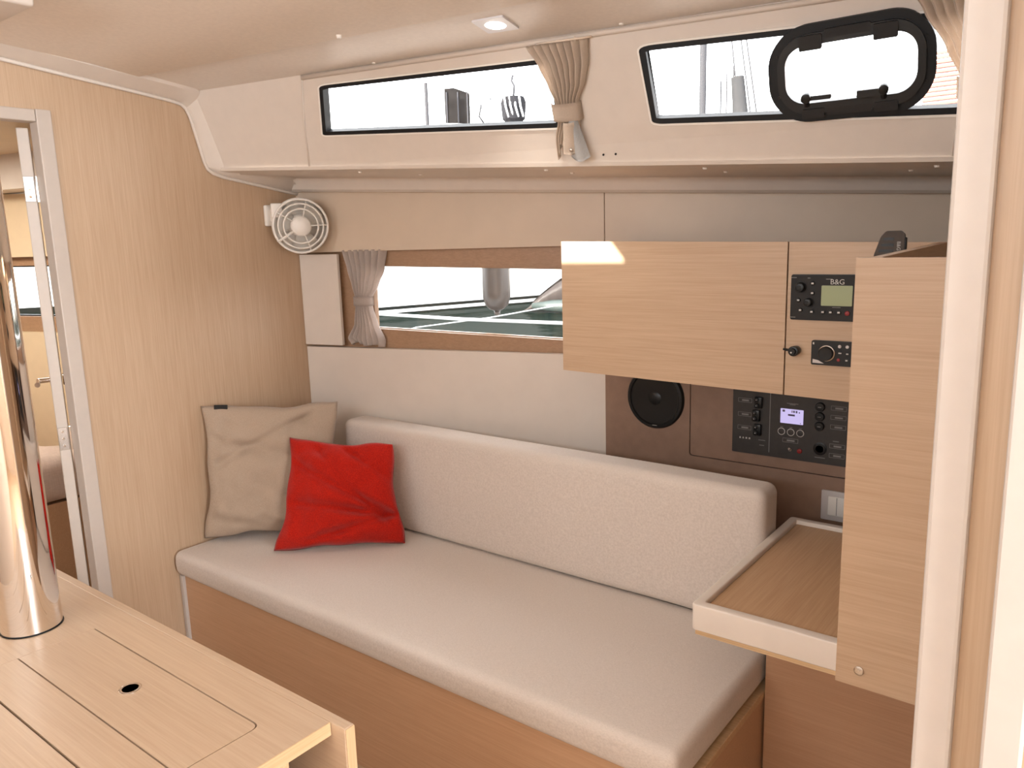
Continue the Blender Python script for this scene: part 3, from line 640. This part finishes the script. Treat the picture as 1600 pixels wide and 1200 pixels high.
bm = BM(); plate(bm, rrect(1.724, 1.788, .9155, .9575, .001, 2), [], lambda u, v, d: V((u, d, v)), YS-.0012, YS+.0004); lc = obj('screen', bm, 'lcdlit', sw, label='lit lilac screen')
for x, z, a, b in ((1.733, .9515, .0035, .003), (1.7565, .951, .0012, .0032), (1.762, .951, .0022, .0032), (1.769, .951, .0022, .0032), (1.777, .9495, .0016, .0016), (1.755, .9405, .0095, .0026), (1.781, .919, .001, .0012)):
    bm = BM(); box(bm, x-a, x+a, YS-.0018, YS-.0012, z-b, z+b); obj('screen_text', bm, 'lcdink', lc)
for x in (1.728, 1.7545, 1.781):
    bm = BM(); lathe(bm, [(.0105, 0), (.0105, .0012), (.0088, .0012)], FACE(x, YS, .8905), 28); k = obj('round_key', bm, 'print', sw)
    bm = BM(); lathe(bm, [(.0088, 0), (.0088, .0016), (.006, .0022)], FACE(x, YS, .8905), 24); obj('key_cap', bm, 'switch', k, auto=40)
    bm = BM(); box(bm, x-.004, x+.004, YS-.0006, YS+.0004, .9035, .9048); obj('small_print', bm, 'printdim', sw)
for z in (.973, .9455, .918):
    bm = BM(); lathe(bm, [(.0128, 0), (.0128, .006), (.0112, .009), (.004, .0095)], FACE(1.8335, YS, z), 26); k = obj('breaker_button', bm, 'black', sw, auto=40)
    bm = BM(); box(bm, 1.829, 1.838, YS-.0100, YS-.0094, z-.0012, z+.0012); obj('button_mark', bm, 'printdim', k)
bm = BM(); lathe(bm, [(.0185, 0), (.0185, .002), (.0165, .003)], FACE(1.837, YS, .854), 30); k = obj('charging_socket', bm, 'black', sw, auto=40)
bm = BM(); lathe(bm, [(.0155, .0025), (.0150, .006), (.011, .007), (.0105, .003)], FACE(1.837, YS, .854), 30); obj('socket_cover', bm, 'blackm', k, auto=40)
bm = BM(); cyl(bm, (1.755, YS, .84), (1.755, YS-.004, .84), .006, .005, 16); cyl(bm, (1.755, YS-.003, .84), (1.755, YS-.012, .845), .0022, .003, 12); obj('toggle_switch', bm, 'steel', sw, auto=40)
btn(sw, 1.781, .839, .0075, YS, 'redp', .003, 'red_button')
# ---- mains socket
so = thing('wall_socket', (1.89, .93, .65), 'pale grey wall socket plate on the brown panel beside the oak partition', 'socket')
bm = BM(); box(bm, 1.8465, 1.935, .921, .93, .652, .738, .003, 2); obj('cover_plate', bm, 'whitep', so, auto=40)
bm = BM(); box(bm, 1.866, 1.92, .9185, .923, .668, .723, .002, 2); obj('socket_insert', bm, 'white', so, auto=40)
bm = BM(); box(bm, 1.889, 1.8905, .9180, .920, .67, .721); obj('insert_joint', bm, 'printdim', so)

# ---- upright oak screen beside the chart table, and the short divider behind it
bm = BM(); plate(bm, [(2.1105, .643), (2.36, .640), (2.36, 1.404), (2.1105, 1.405)], [], lambda u, v, d: V((u, d, v)), .119, .139)
scr = obj('side_screen', bm, 'oak_x', label='tall light oak screen panel at the aft end of the chart table', cat='panel')
bm = BM(); lathe(bm, [(.0085, 0), (.0085, .002), (.006, .003)], FACE(2.150, .119, .675), 26); so2 = obj('bolt_cover', bm, 'steel', scr, auto=40, label='small round steel bolt cover')
bm = BM(); lathe(bm, [(.003, .0025), (.003, .0038), (.001, .004)], FACE(2.150, .119, .675), 14); obj('bolt_head', bm, 'steel', so2, auto=40)
bm = BM()
A, B = V((2.128, .1395, 0)), V((2.156, .597, 0)); th = V((.018, -.001, 0))
q = [bm.verts.new((p.x, p.y, z)) for p, z in ((A, .70), (A+th, .70), (B+th, .70), (B, .70), (A, 1.4055), (A+th, 1.4055), (B+th, 1.421), (B, 1.421))]
for f in ((0, 3, 2, 1), (4, 5, 6, 7), (0, 1, 5, 4), (1, 2, 6, 5), (2, 3, 7, 6), (3, 0, 4, 7)): bm.faces.new([q[i] for i in f])
obj('divider_panel', bm, 'oak_y', label='low oak divider behind the side screen carrying the handset', cat='panel')

# ---- radio handset hanging on the divider
MH = Matrix.Translation((2.101, .40, 1.393)) @ Matrix.Scale(.9, 4) @ Matrix.Rotation(math.radians(8), 4, 'Z')
mic = thing('radio_handset', (2.11, .40, 1.37), 'black ribbed radio handset hooked over the oak divider', 'handset')
bm = BM(); plate(bm, rpoly([(-.032, -.06), (.028, -.06), (.028, .052), (.020, .060), (-.008, .060), (-.018, .048), (-.030, .010)], [.004, .004, .003, .004, .004, .004, .004], 3), [], lambda u, v, d: MH @ V((u, d, v)), -.018, .016)
obj('body', bm, 'greyblack', mic)
for k in range(4):
    z = .043-.0125*k; bm = BM(); box(bm, -.013-.004*k, .008, -.0192, -.0178, z-.0028, z+.0028, 0, 1, MH); obj('grille_slot', bm, 'black', mic)
text('B&G', .010, MH @ FACE(.017, -.0182, .028) @ Matrix.Rotation(math.radians(-90), 4, 'Z'), 'lettering', MT['print'], mic)
bm = BM(); box(bm, .026, .032, -.012, .012, .010, .046, .002, 1, MH); obj('push_key', bm, 'black', mic)
bm = BM(); box(bm, .030, .062, -.030, .000, -.022, .004, .003, 1, MH); obj('hanger', bm, 'black', mic)

# ---- chart table
ct = thing('chart_table', (2.08, .45, .63), 'small cream-edged oak chart table beside the settee', 'table')
bm = BM(); plate(bm, rpoly([(1.816, .142), (2.33, .142), (2.33, .76), (1.816, .76)], [.012, 0, 0, .012]), [rpoly([(1.838, .166), (2.31, .166), (2.31, .738), (1.838, .738)], .003)], lambda u, v, d: V((u, v, d)), .646, .703)
bmesh.ops.bevel(bm, geom=[e for e in bm.edges if e.calc_face_angle(0) > 1.2 and abs(e.verts[0].co.z-e.verts[1].co.z) < 1e-4], offset=.0035, segments=3, profile=.5, affect='EDGES')
obj('rim', bm, 'liner', ct, auto=40, label='raised cream rim')
bm = BM(); box(bm, 1.8395, 2.309, .1675, .7365, .66, .6925); obj('lid', bm, 'oak_lid_shaded', ct, label='oak lid set into the rim')
bm = BM(); box(bm, 1.822, 2.33, .150, .755, .633, .646, .001, 1); obj('bottom_board', bm, 'oak_edge', ct)

# ================================================================ SALOON TABLE AND MAST POST
tb = thing('saloon_table', (1.1, -.81, 0), 'light oak drop-leaf saloon table around the steel post', 'table')
bm = BM(); plate(bm, [(.30, -1.045), (1.543, -1.045), (1.543, -.5755), (.30, -.5755)], [rpoly([(.9135, -.9765), (1.4625, -.9765), (1.4625, -.6440), (.9135, -.6440)], [0, .016, .016, 0]), [(.796+.056*math.cos(a*math.pi/16), -.712+.056*math.sin(a*math.pi/16)) for a in range(32)]], lambda u, v, d: V((u, v, d)), .698, .72)
obj('table_top', bm, 'oak_table', tb)
bm = BM(); box(bm, 1.5432, 1.5452, -1.045, -.5755, .698, .7198); obj('end_lipping', bm, 'oak_edge_y', tb)
def lid(y0, y1, r):
    bm = BM(); plate(bm, rpoly([(.9137, y0), (1.4605, y0), (1.4605, y1), (.9137, y1)], r), [], lambda u, v, d: V((u, v, d)), .702, .7198); return obj('locker_lid', bm, 'oak_table', tb)
l1 = lid(-.7810, -.6468, [0, 0, .0145, 0]); lid(-.8565, -.7838, 0); lid(-.975, -.8605, [0, .0145, 0, 0])
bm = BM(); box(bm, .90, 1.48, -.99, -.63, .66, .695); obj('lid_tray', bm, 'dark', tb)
bm = BM(); lathe(bm, [(.0180, -.001), (.0180, .0010), (.0150, .0018), (.0132, .0010)], Matrix.Translation((1.188, -.711, .7198)), 30); fr = obj('finger_ring', bm, 'chrome', l1, auto=40, label='small steel ring around a finger hole')
bm = BM(); lathe(bm, [(.0133, -.0005), (.0133, .0010), (.004, .0010)], Matrix.Translation((1.188, -.711, .7198)), 24)
obj('finger_hole', bm, 'black', tb)
for y0, y1, yy in ((-.5745, -.5555, 1), (-1.065, -1.046, 0)):
    bm = BM(); box(bm, .28, 1.578, y0, y1, .36, .7195, .002, 2); lf = obj('drop_leaf', bm, 'oak_table', tb, label='oak leaf hanging down')
    bm = BM(); box(bm, 1.5782, 1.5795, y0+.001, y1-.001, .36, .7185); obj('leaf_lipping', bm, 'oak_edge_z', lf)
bm = BM(); box(bm, .62, 1.50, -.985, -.635, .06, .697); obj('body', bm, 'oak_edge', tb)
bm = BM(); box(bm, 1.5005, 1.515, -.66, -.635, .02, .697, .001, 1); obj('leg_edge', bm, 'oak_edge', tb)
bm = BM(); box(bm, 1.5005, 1.510, -.97, -.665, .1, .680, .001, 1); obj('end_door', bm, 'oak_z', tb)
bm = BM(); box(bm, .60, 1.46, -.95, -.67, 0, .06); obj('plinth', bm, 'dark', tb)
po = thing('mast_post', (.796, -.712, 0), 'thick polished stainless steel post rising through the table', 'post')
bm = BM(); lathe(bm, [(.054, .7205), (.054, 2.03)], Matrix.Translation((.796, -.712, 0)), 96); obj('tube', bm, 'chrome', po, auto=40)
bm = BM(); lathe(bm, [(.0548, .7203), (.0548, .7228), (.0543, .7232)], Matrix.Translation((.796, -.712, 0)), 96); obj('base_seal', bm, 'rubber', po, auto=40)

# ================================================================ CURTAINS
def lerp_rows(rows, h):
    for (h0, a0, b0), (h1, a1, b1) in zip(rows, rows[1:]):
        if (h0-h)*(h1-h) <= 0:
            t = (h-h0)/(h1-h0) if h1 != h0 else 0; t = t*t*(3-2*t)*.5+t*.5
            return a0+(a1-a0)*t, b0+(b1-b0)*t
    return rows[-1][1:]
def drape(P, rows, n, amp, d0, NU=96, NV=44, seed=0, ragged=0):
    bm = BM(); h0, h1 = rows[0][0], rows[-1][0]; wmax = max(b-a for _, a, b in rows)
    def f(u, v):
        h = h0+(h1-h0)*v; a, b = lerp_rows(rows, h); k = (b-a)/wmax
        ph = u*n*2*math.pi+.5*math.sin(u*9+seed)
        s = 2*abs(math.sin(ph/2))**.8-1
        if ragged and v > .8: h += ragged*(v-.8)*5*(.5*math.sin(u*11+seed)+.5*math.sin(u*5+1+seed))*(h1-h0)
        x = a+(b-a)*u+.25*(b-a)/n*math.cos(ph)*.6
        return P(x, h, d0-amp*(.55+.45*k)*(1+s)-.006*math.sin(math.pi*u))
    vs = grid(bm, NU, NV, f)
    fc = bm.faces[:]; g = bmesh.ops.solidify(bm, geom=fc, thickness=.0012)
    return bm
def band(P, x0, x1, h0, h1, d_in, d_out, n=20):
    bm = BM()
    def f(u, v):
        a = math.pi*u; x = (x0+x1)/2-math.cos(a)*(x1-x0)/2; return P(x, h0+(h1-h0)*v, d_in+(d_out-d_in)*math.sin(a)**.6)
    grid(bm, n, 5, f); bmesh.ops.solidify(bm, geom=bm.faces[:], thickness=.0015); return bm
# between the long windows
cu = thing('curtain', S(1.29, .05, -.02), 'beige pleated curtain tied back between the two long windows', 'curtain', 'window curtains')
rows = [(.965, 1.212, 1.372), (.80, 1.236, 1.366), (.65, 1.252, 1.350), (.515, 1.264, 1.326), (.36, 1.262, 1.322), (.22, 1.246, 1.312), (.12, 1.244, 1.30)]
obj('cloth', drape(S, rows, 8, .0095, -.005, seed=1, ragged=.10), 'curtain', cu, smooth=True)
obj('tieback', band(S, 1.250, 1.329, .365, .505, -.002, -.030), 'curtain', cu, smooth=True)
bm = BM()
def flap(u, v):
    t = .37-.29*v-.03*math.sin(u*3.1)*v; xl = 1.292-.004*v; xr = 1.318+.022*v; return S(xl+(xr-xl)*u, t, -.020-.012*math.sin(u*math.pi)-.006*v)
grid(bm, 14, 14, flap); bmesh.ops.solidify(bm, geom=bm.faces[:], thickness=.0012); obj('lining', bm, 'lining', cu, smooth=True, label='pale grey lining turned outward at the hem')
bm = BM()
def fold(u, v):
    t = .36-.25*v; xl = 1.282-.012*v; xr = 1.312-.004*v; return S(xl+(xr-xl)*u, t, -.031-.008*math.sin(u*math.pi))
grid(bm, 10, 12, fold); bmesh.ops.solidify(bm, geom=bm.faces[:], thickness=.0012); fo = obj('front_fold', bm, 'curtain', cu, smooth=True)
bm = BM(); lathe(bm, [(.0045, -.002), (.0045, .002), (.002, .004)], Matrix.Translation(S(1.295, .15, -.040)) @ V((0, -1, -.3)).to_track_quat('Z', 'Y').to_matrix().to_4x4(), 14); obj('snap_button', bm, 'steel', fo, auto=40)
bm = BM(); tube(bm, [S(1.24, .968, -.010), S(1.30, .972, -.022), S(1.36, .972, -.024), S(1.385, .965, -.012)], .0028, 8); tube(bm, [S(1.345, .99, -.02), S(1.346, .95, -.022)], .0015, 6); obj('drawstring', bm, 'curtain', cu, smooth=True)
# aft end of the long window
cu = thing('curtain', S(2.2, .05, -.02), 'beige pleated curtain at the aft end of the portlight window', 'curtain', 'window curtains')
rows = [(1.0, 2.058, 2.235), (.85, 2.086, 2.236), (.64, 2.128, 2.238), (.48, 2.154, 2.234), (.36, 2.158, 2.226), (.2, 2.15, 2.226), (.08, 2.148, 2.23)]
obj('cloth', drape(S, rows, 8, .0095, -.025, seed=4, ragged=.08), 'curtain', cu, smooth=True)
obj('tieback', band(S, 2.150, 2.228, .365, .485, -.018, -.052), 'curtain', cu, smooth=True)
# hull window
cu = thing('curtain', H(.25, 1.085, .01), 'greige pleated curtain gathered at the fore end of the hull window', 'curtain', 'window curtains')
rows = [(1.432, .176, .348), (1.36, .192, .333), (1.30, .206, .304), (1.262, .214, .280), (1.225, .214, .276), (1.16, .206, .295), (1.105, .176, .322), (1.083, .190, .318)]
obj('cloth', drape(H, rows, 7, .015, .028, seed=2.3, ragged=.03), 'curtain2', cu, smooth=True)
obj('tieback', band(H, .208, .283, 1.228, 1.262, .02, -.006), 'curtain2', cu, smooth=True)

# ================================================================ FAN
fc_ = V((.125, .535, 1.522)); ax = (CAM-fc_).normalized(); ax = (ax+V((.10, .02, -.05))).normalized()
fq = ax.to_track_quat('Z', 'Y'); FMm = Matrix.Translation(fc_) @ fq.to_matrix().to_4x4()
def FP(x, y, z): return FMm @ V((x, y, z))
def circ(r, z, n=48): return [FP(r*math.cos(2*math.pi*k/n), r*math.sin(2*math.pi*k/n), z) for k in range(n)]
fan = thing('cabin_fan', (.0, .51, 1.43), 'white round caged cabin fan mounted high in the corner', 'fan')
for r, z in ((.094, 0), (.078, .007), (.060, .011)):
    bm = BM(); tube(bm, circ(r, z), .0042 if r > .09 else .0031, 8, True); obj('guard_ring', bm, 'white', fan, smooth=True)
bm = BM(); tube(bm, circ(.096, -.03), .0032, 8, True); obj('guard_ring', bm, 'white', fan, smooth=True)
for k, (a, r) in enumerate(((2, .0022), (75, .0022), (148, .0024), (213, .0045), (290, .0022))):
    c, s = math.cos(math.radians(a)), math.sin(math.radians(a))
    bm = BM(); tube(bm, [FP(.034*c, .034*s, .012), FP(.07*c, .07*s, .011), FP(.094*c, .094*s, .001), FP(.096*c, .096*s, -.03)], r, 8); obj('guard_spoke', bm, 'white', fan, smooth=True)
bm = BM(); lathe(bm, [(.036, .0), (.036, .012), (.030, .020), (.012, .0235), (.002, .024)], FMm, 36); obj('hub', bm, 'white', fan, auto=50)
bm = BM(); lathe(bm, [(.030, -.065), (.040, -.055), (.042, -.03), (.036, -.018)], FMm, 32); obj('motor', bm, 'white', fan, auto=40)
bm = BM(); lathe(bm, [(.097, -.034), (.097, -.026), (.0945, -.026), (.0945, -.034)], FMm, 56); obj('housing_ring', bm, 'white', fan, auto=40)
for k in range(3):
    a0 = k*2*math.pi/3+.7
    bm = BM(); grid(bm, 8, 8, lambda u, v: FP((.03+.055*u)*math.cos(a0+(v-.5)*1.35), (.03+.055*u)*math.sin(a0+(v-.5)*1.35), -.014+.012*(v-.5))); bmesh.ops.solidify(bm, geom=bm.faces[:], thickness=.0012); obj('blade', bm, 'white', fan, smooth=True)
bm = BM(); box(bm, 0.0005, .018, .47, .545, 1.525, 1.60, .006, 2); box(bm, .015, .05, .485, .53, 1.54, 1.585, .006, 2); tube(bm, [V((.035, .508, 1.562)), FP(-.03, .03, -.05), FP(0, 0, -.05)], .013, 12); box(bm, -.02, .02, -.025, .025, -.02, .02, .005, 2, FMm @ Matrix.Translation((-.078, .055, -.03)))
obj('mount_bracket', bm, 'white', fan, auto=40)

# ================================================================ CEILING SPOTLIGHT
LM = Matrix.Translation((1.216, .310, 1.9635)) @ Matrix.Rotation(math.radians(-6.0), 4, 'X') @ Matrix.Rotation(math.radians(10), 4, 'Z') @ Matrix.Rotation(math.pi, 4, 'X')
sl = thing('ceiling_spotlight', (1.208, .318, 1.955), 'square chrome ceiling spotlight lit above the curtain', 'light')
bm = BM(); plate(bm, rrect(-.043, .043, -.043, .043, .004, 3), [[(.026*math.cos(a*math.pi/16), .026*math.sin(a*math.pi/16)) for a in range(32)]], lambda u, v, d: LM @ V((u, v, d)), -.006, .005); obj('bezel', bm, 'satin', sl)
bm = BM(); lathe(bm, [(.0255, -.004), (.0255, .003), (.018, .008), (.004, .0095)], LM, 30); obj('lens', bm, 'led', sl, smooth=True)
sp_ = lamp('spotlight_beam', 'SPOT', 6, (1, .95, .88), LM @ V((0, 0, .02)), (0, 0, -1), spot_size=math.radians(100), spot_blend=.8, shadow_soft_size=.02)

# ================================================================ FORE CABIN
be = thing('berth', (-1.6, -.5, 0), 'brown berth base in the fore cabin behind the open door', 'bed')
bm = BM(); plate(bm, [(-2.55, -1.3), (-.86, -1.3), (-.86, .30), (-2.55, -.17)], [], lambda u, v, d: V((u, v, d)), 0, .46); obj('berth_base', bm, 'oak_shaded', be)
def duv(p):
    p = p.copy(); f = (p.y+1.3)/1.45; p.y -= f*HS*max(0, -.86-p.x)
    p += V((.01*noise.noise(p*7), .01*noise.noise(p*6+V((4, 0, 0))), .016*noise.noise(p*8+V((0, 7, 0))))); p.z = max(p.z, .464); return p
bm = BM(); roundbox(bm, -2.5, -.82, -1.3, .15, .462, .66, .07, 25, duv); obj('mattress', bm, 'sheet', smooth=True, label='pale crumpled bedding on the fore cabin berth', cat='bedding')
bm = BM(); roundbox(bm, -2.3, -1.55, -.45, .08, .695, .77, .035, 7, duv); obj('folded_blanket', bm, 'sand', smooth=True, label='brown folded blanket on the fore cabin bedding', cat='blanket')

# ================================================================ OUTSIDE
WL = .35
bm = BM(); q = [bm.verts.new(p) for p in ((-40, -9.5, WL), (3.6, 1.75, WL), (40, 6, WL), (120, 160, WL), (-160, 160, WL))]; bm.faces.new(q)
wt = obj('water', bm, 'water', kind='structure')
P0, P1 = V((-7.5, 4.4, 0)), V((-5.25, 11.3, 0)); hd = (P1-P0).normalized(); hn_ = V((-hd.y, hd.x, 0))
yb = thing('neighbour_yacht', (-6.2, 8.4, WL), 'large white yacht moored across the water beyond the hull window', 'boat')
def hullstrip(z0, z1, off):
    bm = BM(); grid(bm, 24, 5, lambda u, v: (P0+(P1-P0)*u)+hn_*(off+.10*(1-(z0+(z1-z0)*v-.35)/1.6)+.5*max(0, u-.75)**2*4)+V((0, 0, z0+(z1-z0)*v)))
    return bm
for nm, z0, z1, m, o_ in (('topsides', .475, 1.95, 'gel', 0), ('boot_stripe', .425, .475, 'stripe', 0), ('lower_band', .372, .425, 'gel', 0), ('waterline_band', .28, .372, 'stripe', 0)):
    obj(nm, hullstrip(z0, z1, o_), m, yb, smooth=True)
bm = BM(); plate(bm, [(P0.x, P0.y), (P1.x, P1.y), (P1.x-3, P1.y+.6), (P0.x-3, P0.y+.6)], [], lambda u, v, d: V((u, v, d)), 1.93, 1.95); obj('deck', bm, 'gel', yb)
def at(dx, dy, rng): return V((CAM.x+dx*rng, CAM.y+dy*rng, 0))
p = at(-.6854, .728, 13.6)
bm = BM(); cyl(bm, (p.x, p.y, 1.93), (p.x, p.y, 4.03), .035, .03, 12); obj('davit_pole', bm, 'alu', yb, auto=40)
p = at(-.672, .7405, 13.4)
bm = BM(); cyl(bm, (p.x, p.y, 1.93), (p.x, p.y, 5.5), .06, .05, 12); obj('pale_pole', bm, 'pale', yb, auto=40)
a, b = at(-.674, .738, 14), at(-.6465, .763, 14); e = (b-a)/(b-a).length; pn = V((-e.y, e.x, 0))
def PB(u, v, d): return a+e*u+V((0, 0, v))+pn*d
L = (b-a).length; eb = thing('cockpit_enclosure', (a+b)/2+V((0, 0, 1.95)), 'dark tinted cockpit enclosure on the yacht across the water', 'enclosure')
bm = BM(); plate(bm, rpoly([(0, 1.96), (L, 1.96), (L, 3.93), (L*.5, 4.02), (0, 4.0)], .03), [], PB, 0, .5); obj('tinted_panel', bm, 'tint', eb)
for u in (.04, .13, L-.20, L-.04):
    bm = BM(); tube(bm, [PB(u, 1.97, -.01), PB(u, 3.95, -.01)], .012, 8); obj('frame_tube', bm, 'alu', eb, smooth=True)
bm = BM(); plate(bm, [(.02, 3.30), (L-.02, 3.28), (L-.02, 3.43), (.02, 3.45)], [], PB, -.02, .0); obj('lower_hem', bm, 'pale', eb)
a, b = at(-.6166, .787, 15.5), at(-.593, .805, 15.5); c = (a+b)/2; L = (b-a).length; e = (b-a)/L
sb = thing('sail_bag', c+V((0, 0, 1.95)), 'dark canvas bag with pale straps on a post across the water', 'bag')
bm = BM(); lathe(bm, [(L*.26, 1.96), (L*.30, 3.4), (L*.34, 3.65), (L*.46, 3.7), (L*.52, 4.0), (L*.44, 4.10)], Matrix.Translation(c), 20); obj('bag', bm, 'canvas', sb, auto=40)
for k in range(4):
    u = -.36+.2*k; bm = BM(); q0 = c+e*(L*u)-V((-e.y, e.x, 0))*(L*.40)
    tube(bm, [q0+V((0, 0, 4.08)), q0+e*.02+V((0, 0, 3.9))-V((-e.y, e.x, 0))*.06, q0+e*.07+V((0, 0, 3.72))], .02, 6); obj('strap', bm, 'pale', sb, smooth=True)
bm = BM(); tube(bm, [c+V((0, 0, 4.08)), c+V((.03, 0, 4.3)), c+V((-.03, 0, 4.4)), c+V((.0, 0, 4.5))], .02, 6); obj('tie', bm, 'alu', sb, smooth=True)
p = at(-.6285, .778, 15)
bm = BM(); tube(bm, [p+V((0, 0, 1.96)), p+V((0, 0, 3.8)), p+V((-.05, 0, 3.95)), p+V((.04, 0, 4.0))], .02, 6); tube(bm, [p+V((-.1, -.1, 3.9)), p+V((-.16, -.1, 3.7)), p+V((-.06, 0, 3.5))], .016, 6)
obj('line_hook', bm, 'alu', smooth=True, label='thin dark stanchion with a hanging line beside the sail bag', cat='stanchion')
bm = BM(); tube(bm, [at(-.72, .69, 16)+V((0, 0, 4.2)), at(-.64, .768, 16.4)+V((0, 0, 4.08)), at(-.56, .828, 17)+V((0, 0, 4.0))], .011, 6); obj('guard_wire', bm, 'pale', smooth=True, label='thin guard wire running along the yacht across the water', cat='wire')
# second yacht: mast, stays and furled sail
y2 = thing('moored_yacht', (-2.6, 12.6, WL), 'moored sailing yacht whose mast and stays cross the portlight window', 'boat')
def hl(u, v):
    x = -4.2+6*u; wd = 1.6*math.sin(math.pi*min(1, .08+u*.9))**.6; a = math.pi*v
    return V((x, 13.2-math.cos(a)*wd, 1.75-1.6*math.sin(a)*.9))
bm = BM(); grid(bm, 20, 11, hl); bm.faces.new([bm.verts.new((-4.2+6*k/10, 13.2-1.6*math.sin(math.pi*min(1, .08+k/10*.9))**.6, 1.75)) for k in range(11)]+[bm.verts.new((-4.2+6*k/10, 13.2+1.6*math.sin(math.pi*min(1, .08+k/10*.9))**.6, 1.75)) for k in range(10, -1, -1)]); obj('hull', bm, 'gel', y2, smooth=True)
p = at(-.411, .9115, 14.6); bm = BM(); cyl(bm, (p.x, p.y, 1.7), (p.x, p.y, 13), .06, .05, 12); obj('mast', bm, 'alu', y2, auto=40)
p = at(-.369, .929, 15); q_ = at(-.38, .925, 15)
bm = BM(); cyl(bm, (p.x+.03, p.y, 2.9), (p.x-.1, p.y, 4.15), .15, .11, 14); fs = obj('furled_sail', bm, 'sailgrey', y2, auto=50)
bm = BM(); cyl(bm, (p.x+.005, p.y-.16, 3.42), (p.x-.005, p.y-.16, 3.48), .12, .12, 14); obj('sail_tie', bm, 'pale', fs, auto=40)
for dx0, dx1, z1 in ((-.366, -.395, 6.6), (-.345, -.385, 6.6), (-.352, -.38, 5.6)):
    s0, s1 = at(dx0, math.sqrt(1-dx0*dx0), 15), at(dx1, math.sqrt(1-dx1*dx1), 15)
    bm = BM(); tube(bm, [s0+V((0, 0, 2.6)), s1+V((0, 0, z1))], .014, 6); obj('stay', bm, 'alu', y2, smooth=True)
for k, dx in enumerate((-.392, -.386, -.379)):
    s0 = at(dx, math.sqrt(1-dx*dx), 15); bm = BM(); tube(bm, [s0+V((0, 0, 2.6)), s0+V((0, 0, 4.1+.12*k))], .012, 6); obj('halyard', bm, 'alu', y2, smooth=True)
# striped awning far off to the right
aw = thing('striped_awning', (4, 38, WL), 'pale building front with thin red horizontal slats far beyond the portlight', 'building')
bm = BM(); box(bm, -5.2, 14, 38.3, 40, WL, 8.4); obj('wall', bm, 'gel', aw)
for k in range(14):
    z = 6.35+.19*k; bm = BM(); box(bm, -5.1, 14, 38.15, 38.3, z-.05, z+.05); obj('slat', bm, 'redslat', aw)
y3 = thing('added_yacht', (-13, 5, WL), 'white yacht hull added to whiten the fore cabin window', 'boat')  # hull added outside so the fore cabin pane looks white
for nm, z0, z1, m in (('topsides', .45, 2.6, 'gel'), ('boot_stripe', .3, .45, 'stripe')):
    bm = BM(); grid(bm, 20, 5, lambda u, v: V((-15.5+3.6*u, 1.0+9*u, z0+(z1-z0)*v))+V((-.4, .16, 0))*(2.4*(2*u-1)**2*.5+.2*(1-(z0+(z1-z0)*v)/2.6))); obj(nm, bm, m, y3, smooth=True)
bm = BM(); plate(bm, [(-15.9, 1.3), (-12.4, 10.0), (-15, 10.6), (-18, 2)], [], lambda u, v, d: V((u, v, d)), 2.57, 2.6); obj('deck', bm, 'gel', y3)
# fender and mooring lines close alongside
fe = thing('fender', (.575, 1.10, 1.17), 'grey cylindrical fender hanging outside the hull window', 'fender')
FX, FY = .484, 1.19
bm = BM(); lathe(bm, [(.012, 1.172), (.030, 1.180), (.046, 1.196), (.055, 1.225), (.056, 1.26), (.056, 1.70), (.05, 1.74), (.03, 1.77)], Matrix.Translation((FX, FY, 0)), 36); obj('body', bm, 'fender', fe, smooth=True)
bm = BM(); lathe(bm, [(.006, 1.155), (.012, 1.16), (.012, 1.173)], Matrix.Translation((FX, FY, 0)), 16); obj('eye', bm, 'fender', fe, smooth=True)
bm = BM(); tube(bm, [V((FX, FY, 1.77)), V((FX, FY-.02, 2.1))], .006, 8); obj('lanyard', bm, 'rope', fe, smooth=True)
bm = BM(); tube(bm, [V((-.45, .98, 1.158)), V((-.12, 1.083, 1.151)), V((.3, 1.2, 1.131)), V((.72, 1.317, 1.120)), V((1.6, 1.56, 1.115))], .007, 8); obj('mooring_line', bm, 'rope', smooth=True, label='thick white mooring line crossing low outside the hull window', cat='rope')
bm = BM(); tube(bm, [V((-.62, 1.245, .93)), V((-.16, 1.373, 1.058)), V((.207, 1.475, 1.108)), V((.512, 1.56, 1.163)), V((1.5, 1.83, 1.33))], .0028, 8); obj('mooring_line', bm, 'rope', smooth=True, label='thin white line rising to the right below the thick mooring line', cat='rope')
# tender beyond the fender
d0 = V((-4.84, 8.53, WL)); td = thing('dinghy', d0, 'small grey dinghy bow on the water at the right of the hull window', 'dinghy')
de = V((.81, .58, 0)); dn = V((-.58, .81, 0))
def bow(u, v):
    q = 2.6*u; top = .03+.46*min(1, q/.6)**.8+.12*u; wd = .03+.45*min(1, q/1.2)**.7; a = math.pi*v
    return d0+de*(q-.1*math.sin(a))+dn*(-math.cos(a)*wd)+V((0, 0, top*(1-.92*math.sin(a)**.8)))
bm = BM(); grid(bm, 20, 13, bow); bmesh.ops.solidify(bm, geom=bm.faces[:], thickness=.03); obj('bow', bm, 'grp', td, smooth=True)
bm = BM(); tube(bm, [d0+de*q-dn*(.03+.45*min(1, q/1.2)**.7)+V((0, 0, .10)) for q in (.1, .4, .8, 1.2, 1.8, 2.6)], [.04, .09, .11, .12, .12, .12], 14); obj('side_tube', bm, 'teal', td, smooth=True)
